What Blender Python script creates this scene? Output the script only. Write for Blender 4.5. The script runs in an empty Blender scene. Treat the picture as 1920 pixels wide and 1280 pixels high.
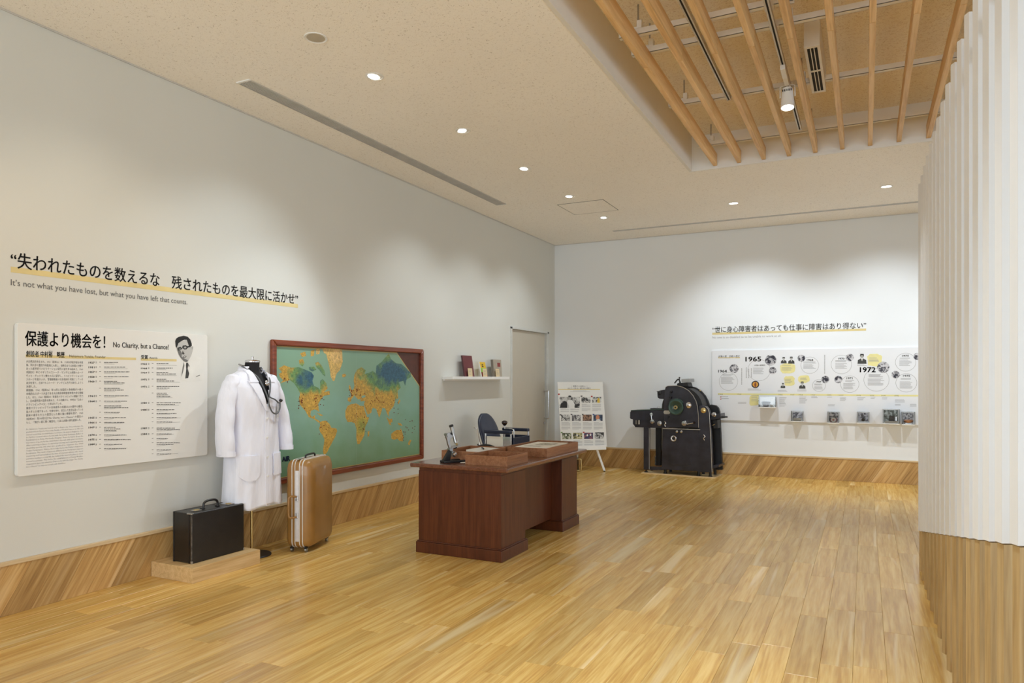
import bpy, bmesh, math, random
from mathutils import Vector, Matrix
random.seed(7)
SC = bpy.context.scene
COL = SC.collection
R = math.radians
# ------------------------------------------------------------------ camera
H = 1.40
DEP = 10.765                       # back wall distance
CEIL = 3.585
CAMX = 4.565
YAW = R(26.413)
FPX = 1334.0
HOR = 709.5
cam_d = bpy.data.cameras.new('camera'); cam = bpy.data.objects.new('camera', cam_d); COL.objects.link(cam)
cam.location = (CAMX, 0, H); cam.rotation_euler = (R(90), 0, YAW)
cam_d.sensor_width = 36; cam_d.lens = FPX / 1920 * 36; cam_d.shift_y = (HOR - 640) / 1920
cam_d.clip_start = 0.05
SC.camera = cam
# ------------------------------------------------------------------ world, daylight, exposure
SC.view_settings.view_transform = 'Standard'; SC.view_settings.look = 'None'
SC.view_settings.gamma = 1.0; SC.view_settings.use_curve_mapping = False
SC.view_settings.exposure = 0.52
try:
    SC.cycles.max_bounces = 12; SC.cycles.diffuse_bounces = 9; SC.cycles.caustics_reflective = False; SC.cycles.caustics_refractive = False
except Exception: pass
w = bpy.data.worlds.new('sky'); SC.world = w; w.use_nodes = True
bg = w.node_tree.nodes['Background']; bg.inputs[0].default_value = (0.80, 0.90, 1.0, 1); bg.inputs[1].default_value = 1.0

def area(name, loc, rot, sx, sy, energy, col):
    l = bpy.data.lights.new(name, 'AREA'); l.shape = 'RECTANGLE'; l.size = sx; l.size_y = sy
    l.energy = energy; l.color = col
    o = bpy.data.objects.new(name, l); COL.objects.link(o); o.location = loc; o.rotation_euler = rot
    return o
DAY = (0.80, 0.91, 1.0)
area('daylight_side', (8.35, -0.7, 1.35), (0, R(90), 0), 2.0, 3.2, 120, DAY)          # outside the glazed side
area('daylight_side_far', (8.35, 6.0, 1.35), (0, R(90), 0), 2.0, 7.0, 45, DAY)
area('daylight_rear', (4.2, -4.35, 1.9), (R(90), 0, 0), 6.5, 2.8, 280, (0.82, 0.93, 1.0))   # outside the glazed rear
E_DOWN = 38.0
E_BACK = 98.0

# ------------------------------------------------------------------ helpers
def srgb(r, g, b, a=1):
    f = lambda c: (c / 255 / 12.92) if c / 255 <= 0.04045 else ((c / 255 + 0.055) / 1.055) ** 2.4
    return (f(r), f(g), f(b), a)

class NT:
    def __init__(s, name):
        m = bpy.data.materials.new(name); m.use_nodes = True
        s.m = m; s.t = m.node_tree; s.n = s.t.nodes; s.b = s.n['Principled BSDF']
    def N(s, typ, **kw):
        x = s.n.new(typ)
        for k, v in kw.items(): setattr(x, k, v)
        return x
    def L(s, a, b): s.t.links.new(a, b)

def mat(name, col, rough=0.5, metal=0.0, var=0.06, scale=8.0, bump=0.0, bscale=60.0, bdist=0.01, coat=0.0, emit=None, es=0.0, stretch=(1, 1, 1)):
    t = NT(name); b = t.b
    tc = t.N('ShaderNodeTexCoord'); mp = t.N('ShaderNodeMapping'); mp.inputs['Scale'].default_value = stretch
    t.L(tc.outputs['Object'], mp.inputs['Vector'])
    nz = t.N('ShaderNodeTexNoise'); nz.inputs['Scale'].default_value = scale; nz.inputs['Detail'].default_value = 4
    t.L(mp.outputs[0], nz.inputs['Vector'])
    cr = t.N('ShaderNodeValToRGB')
    cr.color_ramp.elements[0].position = 0.3; cr.color_ramp.elements[1].position = 0.7
    cr.color_ramp.elements[0].color = (*[max(0, c * (1 - var)) for c in col[:3]], 1)
    cr.color_ramp.elements[1].color = (*[min(1, c * (1 + var)) for c in col[:3]], 1)
    t.L(nz.outputs['Fac'], cr.inputs['Fac']); t.L(cr.outputs['Color'], b.inputs['Base Color'])
    b.inputs['Roughness'].default_value = rough; b.inputs['Metallic'].default_value = metal
    b.inputs['Coat Weight'].default_value = coat
    if bump:
        n2 = t.N('ShaderNodeTexNoise'); n2.inputs['Scale'].default_value = bscale; n2.inputs['Detail'].default_value = 3
        t.L(mp.outputs[0], n2.inputs['Vector'])
        bp = t.N('ShaderNodeBump'); bp.inputs['Strength'].default_value = bump; bp.inputs['Distance'].default_value = bdist
        t.L(n2.outputs['Fac'], bp.inputs['Height']); t.L(bp.outputs[0], b.inputs['Normal'])
    if emit:
        b.inputs['Emission Color'].default_value = emit; b.inputs['Emission Strength'].default_value = es
    return t.m

def wood(name, dark, mid, light, axis='Y', rough=0.4, grain=34.0, tone=0.12, pale=None, coat=0.0, freq=2.2, rot=0.0, spec=0.35):
    """Timber with grain along the object's own axis; every piece gets its own offset and tone."""
    t = NT(name); b = t.b
    tc = t.N('ShaderNodeTexCoord'); oi = t.N('ShaderNodeObjectInfo'); ge = t.N('ShaderNodeNewGeometry')
    ad = t.N('ShaderNodeMath', operation='ADD'); t.L(oi.outputs['Random'], ad.inputs[0]); t.L(ge.outputs['Random Per Island'], ad.inputs[1])
    rnd = t.N('ShaderNodeMath', operation='FRACT'); t.L(ad.outputs[0], rnd.inputs[0])
    off = t.N('ShaderNodeVectorMath', operation='SCALE'); off.inputs[0].default_value = (37.0, 61.0, 23.0)
    t.L(rnd.outputs[0], off.inputs['Scale'])
    va = t.N('ShaderNodeVectorMath', operation='ADD'); t.L(tc.outputs['Object'], va.inputs[0]); t.L(off.outputs[0], va.inputs[1])
    mp = t.N('ShaderNodeMapping'); s = {'X': (0.045, 1, 1), 'Y': (1, 0.045, 1), 'Z': (1, 1, 0.045)}[axis]
    if rot:
        mr = t.N('ShaderNodeMapping'); mr.inputs['Rotation'].default_value = (rot, 0, 0) if axis != 'Z' else (0, rot, 0)
        t.L(va.outputs[0], mr.inputs['Vector']); t.L(mr.outputs[0], mp.inputs['Vector'])
    else:
        t.L(va.outputs[0], mp.inputs['Vector'])
    mp.inputs['Scale'].default_value = s
    n1 = t.N('ShaderNodeTexNoise'); n1.inputs['Scale'].default_value = grain; n1.inputs['Detail'].default_value = 5; n1.inputs['Distortion'].default_value = 0.6
    n2 = t.N('ShaderNodeTexNoise'); n2.inputs['Scale'].default_value = grain * 4; n2.inputs['Detail'].default_value = 3
    n3 = t.N('ShaderNodeTexNoise'); n3.inputs['Scale'].default_value = grain * freq / 9; n3.inputs['Detail'].default_value = 2; n3.inputs['Distortion'].default_value = 1.2
    for n in (n1, n2, n3): t.L(mp.outputs[0], n.inputs['Vector'])
    m1 = t.N('ShaderNodeMath', operation='MULTIPLY_ADD'); m1.inputs[1].default_value = 0.35
    t.L(n2.outputs['Fac'], m1.inputs[0])
    m0 = t.N('ShaderNodeMath', operation='MULTIPLY'); m0.inputs[1].default_value = 0.65; t.L(n1.outputs['Fac'], m0.inputs[0])
    t.L(m0.outputs[0], m1.inputs[2])
    cr = t.N('ShaderNodeValToRGB'); e = cr.color_ramp.elements
    e[0].position = 0.36; e[0].color = dark; e[1].position = 0.64; e[1].color = light
    k = e.new(0.5); k.color = mid
    t.L(m1.outputs[0], cr.inputs['Fac'])
    col = cr.outputs['Color']
    if pale is not None:                                   # sapwood streaks
        rp = t.N('ShaderNodeValToRGB'); rp.color_ramp.elements[0].position = 0.60; rp.color_ramp.elements[1].position = 0.72
        t.L(n3.outputs['Fac'], rp.inputs['Fac'])
        fm = t.N('ShaderNodeMath', operation='MULTIPLY'); fm.inputs[1].default_value = 0.75; t.L(rp.outputs['Color'], fm.inputs[0])
        mx = t.N('ShaderNodeMix', data_type='RGBA'); t.L(fm.outputs[0], mx.inputs['Factor'])
        t.L(col, mx.inputs['A']); mx.inputs['B'].default_value = pale; col = mx.outputs['Result']
    mr2 = t.N('ShaderNodeMapRange'); mr2.inputs['To Min'].default_value = 1 - tone; mr2.inputs['To Max'].default_value = 1 + tone
    t.L(rnd.outputs[0], mr2.inputs['Value'])
    hs = t.N('ShaderNodeHueSaturation'); t.L(col, hs.inputs['Color']); t.L(mr2.outputs[0], hs.inputs['Value'])
    t.L(hs.outputs[0], b.inputs['Base Color']); b.inputs['Specular IOR Level'].default_value = spec
    b.inputs['Roughness'].default_value = rough; b.inputs['Coat Weight'].default_value = coat; b.inputs['Coat Roughness'].default_value = 0.25
    bp = t.N('ShaderNodeBump'); bp.inputs['Strength'].default_value = 0.06; bp.inputs['Distance'].default_value = 0.004
    t.L(n2.outputs['Fac'], bp.inputs['Height']); t.L(bp.outputs[0], b.inputs['Normal'])
    return t.m

def speckle(name, base, spot, scale=90.0, lo=0.60, hi=0.70, bump=0.25):
    """rock-wool board: pale ground with small worm-like pits"""
    t = NT(name); b = t.b
    tc = t.N('ShaderNodeTexCoord')
    n1 = t.N('ShaderNodeTexNoise'); n1.inputs['Scale'].default_value = scale; n1.inputs['Detail'].default_value = 3; n1.inputs['Distortion'].default_value = 1.5
    n2 = t.N('ShaderNodeTexNoise'); n2.inputs['Scale'].default_value = 1.3; n2.inputs['Detail'].default_value = 2
    t.L(tc.outputs['Object'], n1.inputs['Vector']); t.L(tc.outputs['Object'], n2.inputs['Vector'])
    cr = t.N('ShaderNodeValToRGB'); e = cr.color_ramp.elements
    e[0].position = lo; e[0].color = base; e[1].position = hi; e[1].color = spot
    t.L(n1.outputs['Fac'], cr.inputs['Fac'])
    mr = t.N('ShaderNodeMapRange'); mr.inputs['To Min'].default_value = 0.97; mr.inputs['To Max'].default_value = 1.03; t.L(n2.outputs['Fac'], mr.inputs['Value'])
    hs = t.N('ShaderNodeHueSaturation'); t.L(cr.outputs['Color'], hs.inputs['Color']); t.L(mr.outputs[0], hs.inputs['Value'])
    t.L(hs.outputs[0], b.inputs['Base Color']); b.inputs['Roughness'].default_value = 0.95
    bp = t.N('ShaderNodeBump'); bp.inputs['Strength'].default_value = bump; bp.inputs['Distance'].default_value = 0.004
    bp.invert = True
    t.L(n1.outputs['Fac'], bp.inputs['Height']); t.L(bp.outputs[0], b.inputs['Normal'])
    return t.m

def photo(name, dark, light, scale=22.0, seed=0.0, third=None):
    """a printed photograph too small to read: soft blotches of its tones"""
    t = NT(name); b = t.b
    tc = t.N('ShaderNodeTexCoord'); mp = t.N('ShaderNodeMapping'); mp.inputs['Location'].default_value = (seed, seed * 1.7, seed * .6)
    t.L(tc.outputs['Object'], mp.inputs['Vector'])
    n1 = t.N('ShaderNodeTexNoise'); n1.inputs['Scale'].default_value = scale; n1.inputs['Detail'].default_value = 4; n1.inputs['Distortion'].default_value = .8
    t.L(mp.outputs[0], n1.inputs['Vector'])
    cr = t.N('ShaderNodeValToRGB'); e = cr.color_ramp.elements
    e[0].position = 0.40; e[0].color = dark; e[1].position = 0.60; e[1].color = light
    if third is not None:
        k = e.new(0.5); k.color = third
    t.L(n1.outputs['Fac'], cr.inputs['Fac']); t.L(cr.outputs['Color'], b.inputs['Base Color'])
    b.inputs['Roughness'].default_value = 0.6
    return t.m

def clear(name, tint=(1, 1, 1, 1), gloss=0.08):
    t = NT(name); t.n.remove(t.b)
    tr = t.N('ShaderNodeBsdfTransparent'); tr.inputs[0].default_value = tint
    gl = t.N('ShaderNodeBsdfGlossy'); gl.inputs['Roughness'].default_value = 0.03
    mx = t.N('ShaderNodeMixShader'); fr = t.N('ShaderNodeFresnel'); fr.inputs[0].default_value = 1.45
    t.L(fr.outputs[0], mx.inputs[0]); t.L(tr.outputs[0], mx.inputs[1]); t.L(gl.outputs[0], mx.inputs[2])
    t.L(mx.outputs[0], t.n['Material Output'].inputs[0])
    return t.m

class MB:
    def __init__(s): s.v = []; s.f = []; s.sm = []
    def quadbox(s, x0, x1, y0, y1, z0, z1):
        i = len(s.v)
        s.v += [(x0, y0, z0), (x1, y0, z0), (x1, y1, z0), (x0, y1, z0), (x0, y0, z1), (x1, y0, z1), (x1, y1, z1), (x0, y1, z1)]
        for q in ((3, 2, 1, 0), (4, 5, 6, 7), (0, 1, 5, 4), (1, 2, 6, 5), (2, 3, 7, 6), (3, 0, 4, 7)): s.f.append([i + k for k in q])
        return s
    box = quadbox
    def prism(s, pts, a0, a1, axis='z'):
        """extrude a 2-D outline: axis z -> (x,y); y -> (x,z); x -> (y,z)"""
        n = len(pts); i = len(s.v)
        mk = {'z': lambda p, a: (p[0], p[1], a), 'y': lambda p, a: (p[0], a, p[1]), 'x': lambda p, a: (a, p[0], p[1])}[axis]
        s.v += [mk(p, a0) for p in pts] + [mk(p, a1) for p in pts]
        s.f.append([i + k for k in range(n)][::-1]); s.f.append([i + n + k for k in range(n)])
        for k in range(n): s.f.append([i + k, i + (k + 1) % n, i + n + (k + 1) % n, i + n + k])
        return s
    def cyl(s, p0, p1, r0, r1=None, n=20, cap=True):
        r1 = r0 if r1 is None else r1
        p0 = Vector(p0); p1 = Vector(p1); d = (p1 - p0).normalized(); a = d.orthogonal().normalized(); b = d.cross(a); i = len(s.v)
        for p, r in ((p0, r0), (p1, r1)):
            for k in range(n):
                t = 2 * math.pi * k / n; s.v.append(tuple(p + a * (r * math.cos(t)) + b * (r * math.sin(t))))
        for k in range(n): s.f.append([i + k, i + (k + 1) % n, i + n + (k + 1) % n, i + n + k])
        if cap: s.f.append([i + k for k in range(n)][::-1]); s.f.append([i + n + k for k in range(n)])
        return s
    def lathe(s, prof, o=(0, 0, 0), axis=(0, 0, 1), n=24):
        """prof: list of (radius, height along axis)"""
        o = Vector(o); d = Vector(axis).normalized(); a = d.orthogonal().normalized(); b = d.cross(a); i = len(s.v); m = len(prof)
        for r, h in prof:
            for k in range(n):
                t = 2 * math.pi * k / n; s.v.append(tuple(o + d * h + a * (r * math.cos(t)) + b * (r * math.sin(t))))
        for j in range(m - 1):
            for k in range(n): s.f.append([i + j * n + k, i + j * n + (k + 1) % n, i + (j + 1) * n + (k + 1) % n, i + (j + 1) * n + k])
        if prof[0][0] > 1e-5: s.f.append([i + k for k in range(n)][::-1])
        if prof[-1][0] > 1e-5: s.f.append([i + (m - 1) * n + k for k in range(n)])
        return s
    def loft(s, rings, close=True, cap=True):
        i = len(s.v); n = len(rings[0])
        for r in rings: s.v += [tuple(p) for p in r]
        for j in range(len(rings) - 1):
            for k in range(n if close else n - 1):
                s.f.append([i + j * n + k, i + j * n + (k + 1) % n, i + (j + 1) * n + (k + 1) % n, i + (j + 1) * n + k])
        if cap and close:
            s.f.append([i + k for k in range(n)][::-1]); s.f.append([i + (len(rings) - 1) * n + k for k in range(n)])
        return s
    def tube(s, pts, r, n=10, cap=True):
        pts = [Vector(p) for p in pts]; rings = []; up = None
        rs = r if isinstance(r, (list, tuple)) else [r] * len(pts)
        for j, p in enumerate(pts):
            d = ((pts[min(j + 1, len(pts) - 1)] - pts[max(j - 1, 0)])).normalized()
            if up is None: up = d.orthogonal().normalized()
            up = (up - d * up.dot(d)).normalized(); b = d.cross(up)
            rings.append([p + up * (rs[j] * math.cos(2 * math.pi * k / n)) + b * (rs[j] * math.sin(2 * math.pi * k / n)) for k in range(n)])
        return s.loft(rings, True, cap)
    def poly(s, pts, w=0.0):
        i = len(s.v); s.v += [(p[0], p[1], w) for p in pts]; s.f.append([i + k for k in range(len(pts))]); return s
    def rect(s, u0, u1, v0, v1, w=0.0): return s.poly([(u0, v0), (u1, v0), (u1, v1), (u0, v1)], w)
    def mesh(s, name):
        me = bpy.data.meshes.new(name); me.from_pydata(s.v, [], s.f)
        bm = bmesh.new(); bm.from_mesh(me); bmesh.ops.recalc_face_normals(bm, faces=bm.faces); bm.to_mesh(me); bm.free()
        return me
    def build(s, name, m, parent=None, smooth=False, bevel=0.0, seg=2, flat=False, kind=None):
        me = bpy.data.meshes.new(name); me.from_pydata(s.v, [], s.f)
        bm = bmesh.new(); bm.from_mesh(me)
        if flat:                                            # printed shapes: keep facing out
            bm.normal_update()
            for fc in bm.faces:
                if fc.normal.z < 0: fc.normal_flip()
        else: bmesh.ops.recalc_face_normals(bm, faces=bm.faces)
        bm.to_mesh(me); bm.free()
        return obj(name, me, m, parent, smooth, bevel, seg, kind)

def obj(name, me, m, parent=None, smooth=False, bevel=0.0, seg=2, kind=None):
    o = bpy.data.objects.new(name, me); COL.objects.link(o)
    if m is not None and not me.materials: me.materials.append(m)
    if parent is not None: o.parent = parent
    if smooth:
        for p in me.polygons: p.use_smooth = True
        try: me.set_sharp_from_angle(angle=R(40))
        except Exception: pass
    if bevel:
        b = o.modifiers.new('bevel', 'BEVEL'); b.width = bevel; b.segments = seg; b.limit_method = 'ANGLE'; b.angle_limit = R(35)
    if kind: o['kind'] = kind
    return o

def tag(o, label, cat, group=None):
    o['label'] = label; o['category'] = cat
    if group: o['group'] = group
    return o

def thing(name, label, cat, loc=(0, 0, 0), rz=0.0, group=None, mtx=None):
    o = bpy.data.objects.new(name, None); COL.objects.link(o); o.empty_display_size = 0.05
    if mtx is not None: o.matrix_world = mtx
    else: o.location = loc; o.rotation_euler = (0, 0, rz)
    return tag(o, label, cat, group)

def frame(u, v, w, o):
    return Matrix(((u[0], v[0], w[0], o[0]), (u[1], v[1], w[1], o[1]), (u[2], v[2], w[2], o[2]), (0, 0, 0, 1)))
def on_left(y0, z0, x0=0.0): return frame((0, 1, 0), (0, 0, 1), (1, 0, 0), (x0, y0, z0))      # (u along the wall, v up, w out of it)
def on_back(x0, z0, y0=DEP): return frame((1, 0, 0), (0, 0, 1), (0, -1, 0), (x0, y0, z0))

# measured points of the photograph turned into places on the two walls (used only to lay out what is printed on them)
FW = Vector((-math.sin(YAW), math.cos(YAW), 0)); RT = Vector((math.cos(YAW), math.sin(YAW), 0))
def _ray(px, py): return FW + RT * ((px - 960) / FPX) + Vector((0, 0, 1)) * ((HOR - py) / FPX)
def LW(px, py, x=0.0):
    d = _ray(px, py); t = (x - CAMX) / d.x; return (d.y * t, H + d.z * t)
def BW(px, py, y=DEP):
    d = _ray(px, py); t = y / d.y; return (CAMX + d.x * t, H + d.z * t)

def text(name, body, m, parent, u, v, size, w=0.0012, width=None, fat=0.0, spacing=1.0, line=1.0, res=2, boxw=None, kind=None, vertical=False):
    """flat lettering: left edge at u, baseline of the first line at v"""
    c = bpy.data.curves.new(name, 'FONT'); c.body = body; c.size = size; c.resolution_u = res
    c.space_character = spacing; c.space_line = line
    if boxw:
        c.text_boxes[0].width = boxw
    o = bpy.data.objects.new(name, c); COL.objects.link(o)
    dg = bpy.context.evaluated_depsgraph_get(); dg.update()
    me = bpy.data.meshes.new_from_object(o.evaluated_get(dg)); bpy.data.objects.remove(o)
    xs = [p.co.x for p in me.vertices]
    x0 = min(xs); sx = (width / (max(xs) - x0)) if width else 1.0
    for p in me.vertices: p.co.x = (p.co.x - x0) * sx + u; p.co.y += v; p.co.z = w
    if fat:                                                 # heavier strokes: the outline laid down again, slightly shifted
        bm = bmesh.new(); bm.from_mesh(me); g0 = list(bm.verts) + list(bm.edges) + list(bm.faces)
        for dx, dy in ((fat, 0), (-fat, 0), (0, fat * .7), (0, -fat * .7)):
            r_ = bmesh.ops.duplicate(bm, geom=g0)
            for e_ in r_['geom']:
                if isinstance(e_, bmesh.types.BMVert): e_.co.x += dx; e_.co.y += dy
        bm.to_mesh(me); bm.free()
    me.name = name; me.materials.clear()
    return obj(name, me, m, parent, kind=kind)

def copy_tree(o, parent=None):
    c = o.copy(); COL.objects.link(c); c.parent = parent
    for ch in o.children: copy_tree(ch, c)
    return c

def circle(cx, cy, r, n=28, ry=None):
    ry = ry or r
    return [(cx + r * math.cos(2 * math.pi * k / n), cy + ry * math.sin(2 * math.pi * k / n)) for k in range(n)]
def rrect(u0, u1, v0, v1, r, n=5):
    p = []
    for cx, cy, a in ((u1 - r, v1 - r, 0), (u0 + r, v1 - r, 90), (u0 + r, v0 + r, 180), (u1 - r, v0 + r, 270)):
        for k in range(n + 1): t = R(a + 90 * k / n); p.append((cx + r * math.cos(t), cy + r * math.sin(t)))
    return p
def ring(mb, cx, cy, r0, r1, w=0.0, n=36):
    i = len(mb.v)
    for r in (r0, r1): mb.v += [(cx + r * math.cos(2 * math.pi * k / n), cy + r * math.sin(2 * math.pi * k / n), w) for k in range(n)]
    for k in range(n): mb.f.append([i + k, i + (k + 1) % n, i + n + (k + 1) % n, i + n + k])
    return mb
def bez(pts, n=8):
    """Catmull-Rom through the points"""
    P = [Vector(p) for p in pts]; out = []
    for i in range(len(P) - 1):
        a = P[max(i - 1, 0)]; b = P[i]; c = P[i + 1]; d = P[min(i + 2, len(P) - 1)]
        for k in range(n):
            t = k / n
            out.append(0.5 * ((2 * b) + (c - a) * t + (2 * a - 5 * b + 4 * c - d) * t * t + (3 * b - a - 3 * c + d) * t ** 3))
    out.append(P[-1]); return out
ORD = ['first', 'second', 'third', 'fourth', 'fifth', 'sixth', 'seventh', 'eighth', 'ninth', 'tenth', 'eleventh', 'twelfth']

# ------------------------------------------------------------------ materials
M = {}
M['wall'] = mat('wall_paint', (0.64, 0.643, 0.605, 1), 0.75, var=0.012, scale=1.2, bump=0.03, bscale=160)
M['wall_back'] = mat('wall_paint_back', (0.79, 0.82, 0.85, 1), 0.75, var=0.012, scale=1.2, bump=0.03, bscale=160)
M['ceil'] = speckle('ceiling_rockwool', (0.94, 0.91, 0.85, 1), (0.50, 0.45, 0.38, 1), 75, 0.60, 0.72, 0.35)
M['ceil_up'] = speckle('ceiling_upper_board', (0.95, 0.89, 0.76, 1), (0.74, 0.64, 0.49, 1), 55, 0.52, 0.66, 0.4)
M['white'] = mat('white_paint', (0.82, 0.82, 0.80, 1), 0.45, var=0.01)
M['fascia'] = mat('fascia_paint', (0.78, 0.76, 0.71, 1), 0.6, var=0.012)
M['fin'] = mat('fin_white', (0.80, 0.815, 0.83, 1), 0.5, var=0.01)
M['floor'] = wood('oak_floor', (0.48, 0.26, 0.06, 1), (0.61, 0.38, 0.105, 1), (0.71, 0.49, 0.175, 1), 'Y', 0.27, 30, 0.14, (0.82, 0.66, 0.38, 1), spec=0.62)
M['groove'] = mat('floor_groove', (0.34, 0.21, 0.08, 1), 0.8)
M['skirt'] = wood('oak_skirting', (0.34, 0.19, 0.065, 1), (0.47, 0.28, 0.10, 1), (0.58, 0.38, 0.16, 1), 'Y', 0.5, 30, 0.16, (0.62, 0.44, 0.23, 1))
M['trim'] = wood('oak_trim', (0.50, 0.36, 0.20, 1), (0.60, 0.45, 0.26, 1), (0.68, 0.53, 0.33, 1), 'X', 0.5, 30, 0.03)
M['beam'] = wood('beam_pine', (0.58, 0.34, 0.13, 1), (0.72, 0.46, 0.20, 1), (0.80, 0.55, 0.27, 1), 'Y', 0.5, 26, 0.10)
M['finwood'] = wood('fin_ash', (0.40, 0.27, 0.12, 1), (0.50, 0.35, 0.165, 1), (0.57, 0.42, 0.215, 1), 'Z', 0.5, 34, 0.06)
M['desk'] = wood('desk_mahogany', (0.066, 0.015, 0.004, 1), (0.090, 0.022, 0.0065, 1), (0.115, 0.031, 0.010, 1), 'Z', 0.38, 42, 0.02, coat=0.12)
M['desktop'] = wood('desk_top_mahogany', (0.10, 0.033, 0.015, 1), (0.14, 0.048, 0.022, 1), (0.18, 0.065, 0.03, 1), 'Y', 0.16, 42, 0.02, coat=0.6)
M['tray'] = wood('tray_veneer', (0.22, 0.090, 0.038, 1), (0.29, 0.125, 0.055, 1), (0.35, 0.165, 0.078, 1), 'Y', 0.45, 40, 0.05)
M['plinthwood'] = wood('plinth_ash', (0.52, 0.34, 0.15, 1), (0.62, 0.43, 0.21, 1), (0.70, 0.51, 0.27, 1), 'Y', 0.5, 34, 0.02)
M['ply'] = wood('ply_board', (0.60, 0.44, 0.22, 1), (0.70, 0.53, 0.30, 1), (0.76, 0.60, 0.36, 1), 'X', 0.6, 30, 0.02)
M['redframe'] = wood('map_frame_wood', (0.13, 0.025, 0.010, 1), (0.20, 0.042, 0.016, 1), (0.27, 0.065, 0.025, 1), 'X', 0.28, 40, 0.02, coat=0.3)
M['blackleather'] = mat('black_leather', (0.012, 0.010, 0.009, 1), 0.32, var=0.3, scale=14, bump=0.12, bscale=240)
M['blackedge'] = mat('black_edge', (0.008, 0.008, 0.009, 1), 0.38, bump=0.1, bscale=200)
M['tan'] = mat('tan_leather', (0.29, 0.145, 0.036, 1), 0.34, var=0.14, scale=5, bump=0.08, bscale=220, coat=0.2)
M['chrome'] = mat('chrome', (0.72, 0.72, 0.74, 1), 0.16, 1.0, var=0.02)
M['steel'] = mat('brushed_steel', (0.42, 0.42, 0.42, 1), 0.38, 1.0, var=0.05)
M['brass'] = mat('brass', (0.72, 0.56, 0.26, 1), 0.3, 1.0, var=0.04)
M['coat'] = mat('white_cotton', (0.78, 0.80, 0.90, 1), 0.85, var=0.03, scale=7, bump=0.8, bscale=8, bdist=0.035, stretch=(1, 1, .35))
M['blackfab'] = mat('black_fabric', (0.010, 0.010, 0.012, 1), 0.8)
M['rubber'] = mat('grey_rubber', (0.10, 0.11, 0.12, 1), 0.4)
M['press'] = mat('press_enamel', (0.026, 0.026, 0.038, 1), 0.30, var=0.45, scale=6, bump=0.03, bscale=90)
M['pressdark'] = mat('press_dark', (0.010, 0.010, 0.012, 1), 0.5, var=0.3)
M['pressgreen'] = mat('press_green', (0.035, 0.075, 0.060, 1), 0.3, var=0.2)
M['edge'] = mat('worn_edge', (0.42, 0.40, 0.36, 1), 0.4, 0.6, var=0.15)
M['navy'] = mat('navy_vinyl', (0.014, 0.020, 0.045, 1), 0.35, var=0.12, scale=6, bump=0.04, bscale=200)
M['bakelite'] = mat('dark_bakelite', (0.020, 0.008, 0.006, 1), 0.12)
M['board'] = mat('white_board', (0.74, 0.74, 0.715, 1), 0.5, var=0.006)
M['board2'] = mat('white_panel_print', (0.78, 0.80, 0.84, 1), 0.5, var=0.006)
M['ink'] = mat('black_ink', (0.012, 0.012, 0.013, 1), 0.6)
M['ink2'] = mat('grey_ink', (0.10, 0.10, 0.10, 1), 0.6)
M['ink3'] = mat('pale_ink', (0.33, 0.33, 0.34, 1), 0.6)
M['yellow'] = mat('yellow_print', (0.69, 0.57, 0.27, 1), 0.6)
M['paleyellow'] = mat('pale_yellow_print', (0.80, 0.74, 0.34, 1), 0.6)
M['paper'] = mat('paper', (0.80, 0.77, 0.70, 1), 0.7, var=0.02)
M['door'] = mat('door_paint', (0.54, 0.50, 0.42, 1), 0.5, var=0.01)
M['jamb'] = mat('jamb_metal', (0.62, 0.63, 0.61, 1), 0.4)
M['dark'] = mat('dark_gap', (0.012, 0.012, 0.012, 1), 0.8)
M['slot'] = mat('slot_grey', (0.20, 0.20, 0.19, 1), 0.6)
M['alum'] = mat('anodised_aluminium', (0.60, 0.59, 0.56, 1), 0.45, 0.3)
M['speaker'] = mat('speaker_grille', (0.48, 0.43, 0.34, 1), 0.7, bump=0.2, bscale=500)
M['lamp'] = mat('lamp_lens', (0.9, 0.9, 0.9, 1), 0.4, emit=(1.0, 0.95, 0.86, 1), es=6.0)
M['glass'] = clear('clear_glass')
M['acrylic'] = clear('clear_acrylic')
# ------------------------------------------------------------------ structure
XR = 8.0; YR = -4.0
def struct(o): o['kind'] = 'structure'; return o
floor = struct(MB().box(-0.1, XR + .1, YR - .1, DEP + .1, -0.08, -0.009).build('floor', M['groove']))

def plank_mesh(wd, ln, name='plank'):
    g = 0.0003; c = 0.0013
    a = [(-wd / 2 + g, -ln / 2 + g), (wd / 2 - g, -ln / 2 + g), (wd / 2 - g, ln / 2 - g), (-wd / 2 + g, ln / 2 - g)]
    b = [(-wd / 2 + g + c, -ln / 2 + g + c), (wd / 2 - g - c, -ln / 2 + g + c), (wd / 2 - g - c, ln / 2 - g - c), (-wd / 2 + g + c, ln / 2 - g - c)]
    m = MB(); m.v = [(x, y, -0.009) for x, y in a] + [(x, y, -0.0012) for x, y in a] + [(x, y, 0) for x, y in b]
    for s in (0, 4):
        for k in range(4): m.f.append([s + k, s + (k + 1) % 4, s + 4 + (k + 1) % 4, s + 4 + k])
    m.f.append([8, 9, 10, 11]); m.f.append([3, 2, 1, 0])
    return m
PW, PL = 0.1455, 0.935
full = plank_mesh(PW, PL).mesh('plank'); full.materials.append(M['floor'])
cells = []
c = 0; x = 0.0
while x < XR:
    y = YR - random.random() * PL if c % 2 else YR - random.random() * PL
    y = YR - ((c * 0.37 + (0.13 if c % 3 else 0.55)) % 1.0) * PL
    while y < DEP:
        y0 = max(y, YR); y1 = min(y + PL, DEP)
        if y1 - y0 > 0.02: cells.append((x + PW / 2, (y0 + y1) / 2, y1 - y0))
        y += PL
    x += PW; c += 1
def seen(cx, cy):
    v = Vector((cx - CAMX, cy, 0)); d = v.dot(FW)
    if d < 0.8 or cx > 4.95: return None
    px = 960 + FPX * v.dot(RT) / d; py = HOR + FPX * H / d
    return d if (-90 < px < 1830 and py < 1400) else None
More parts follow.
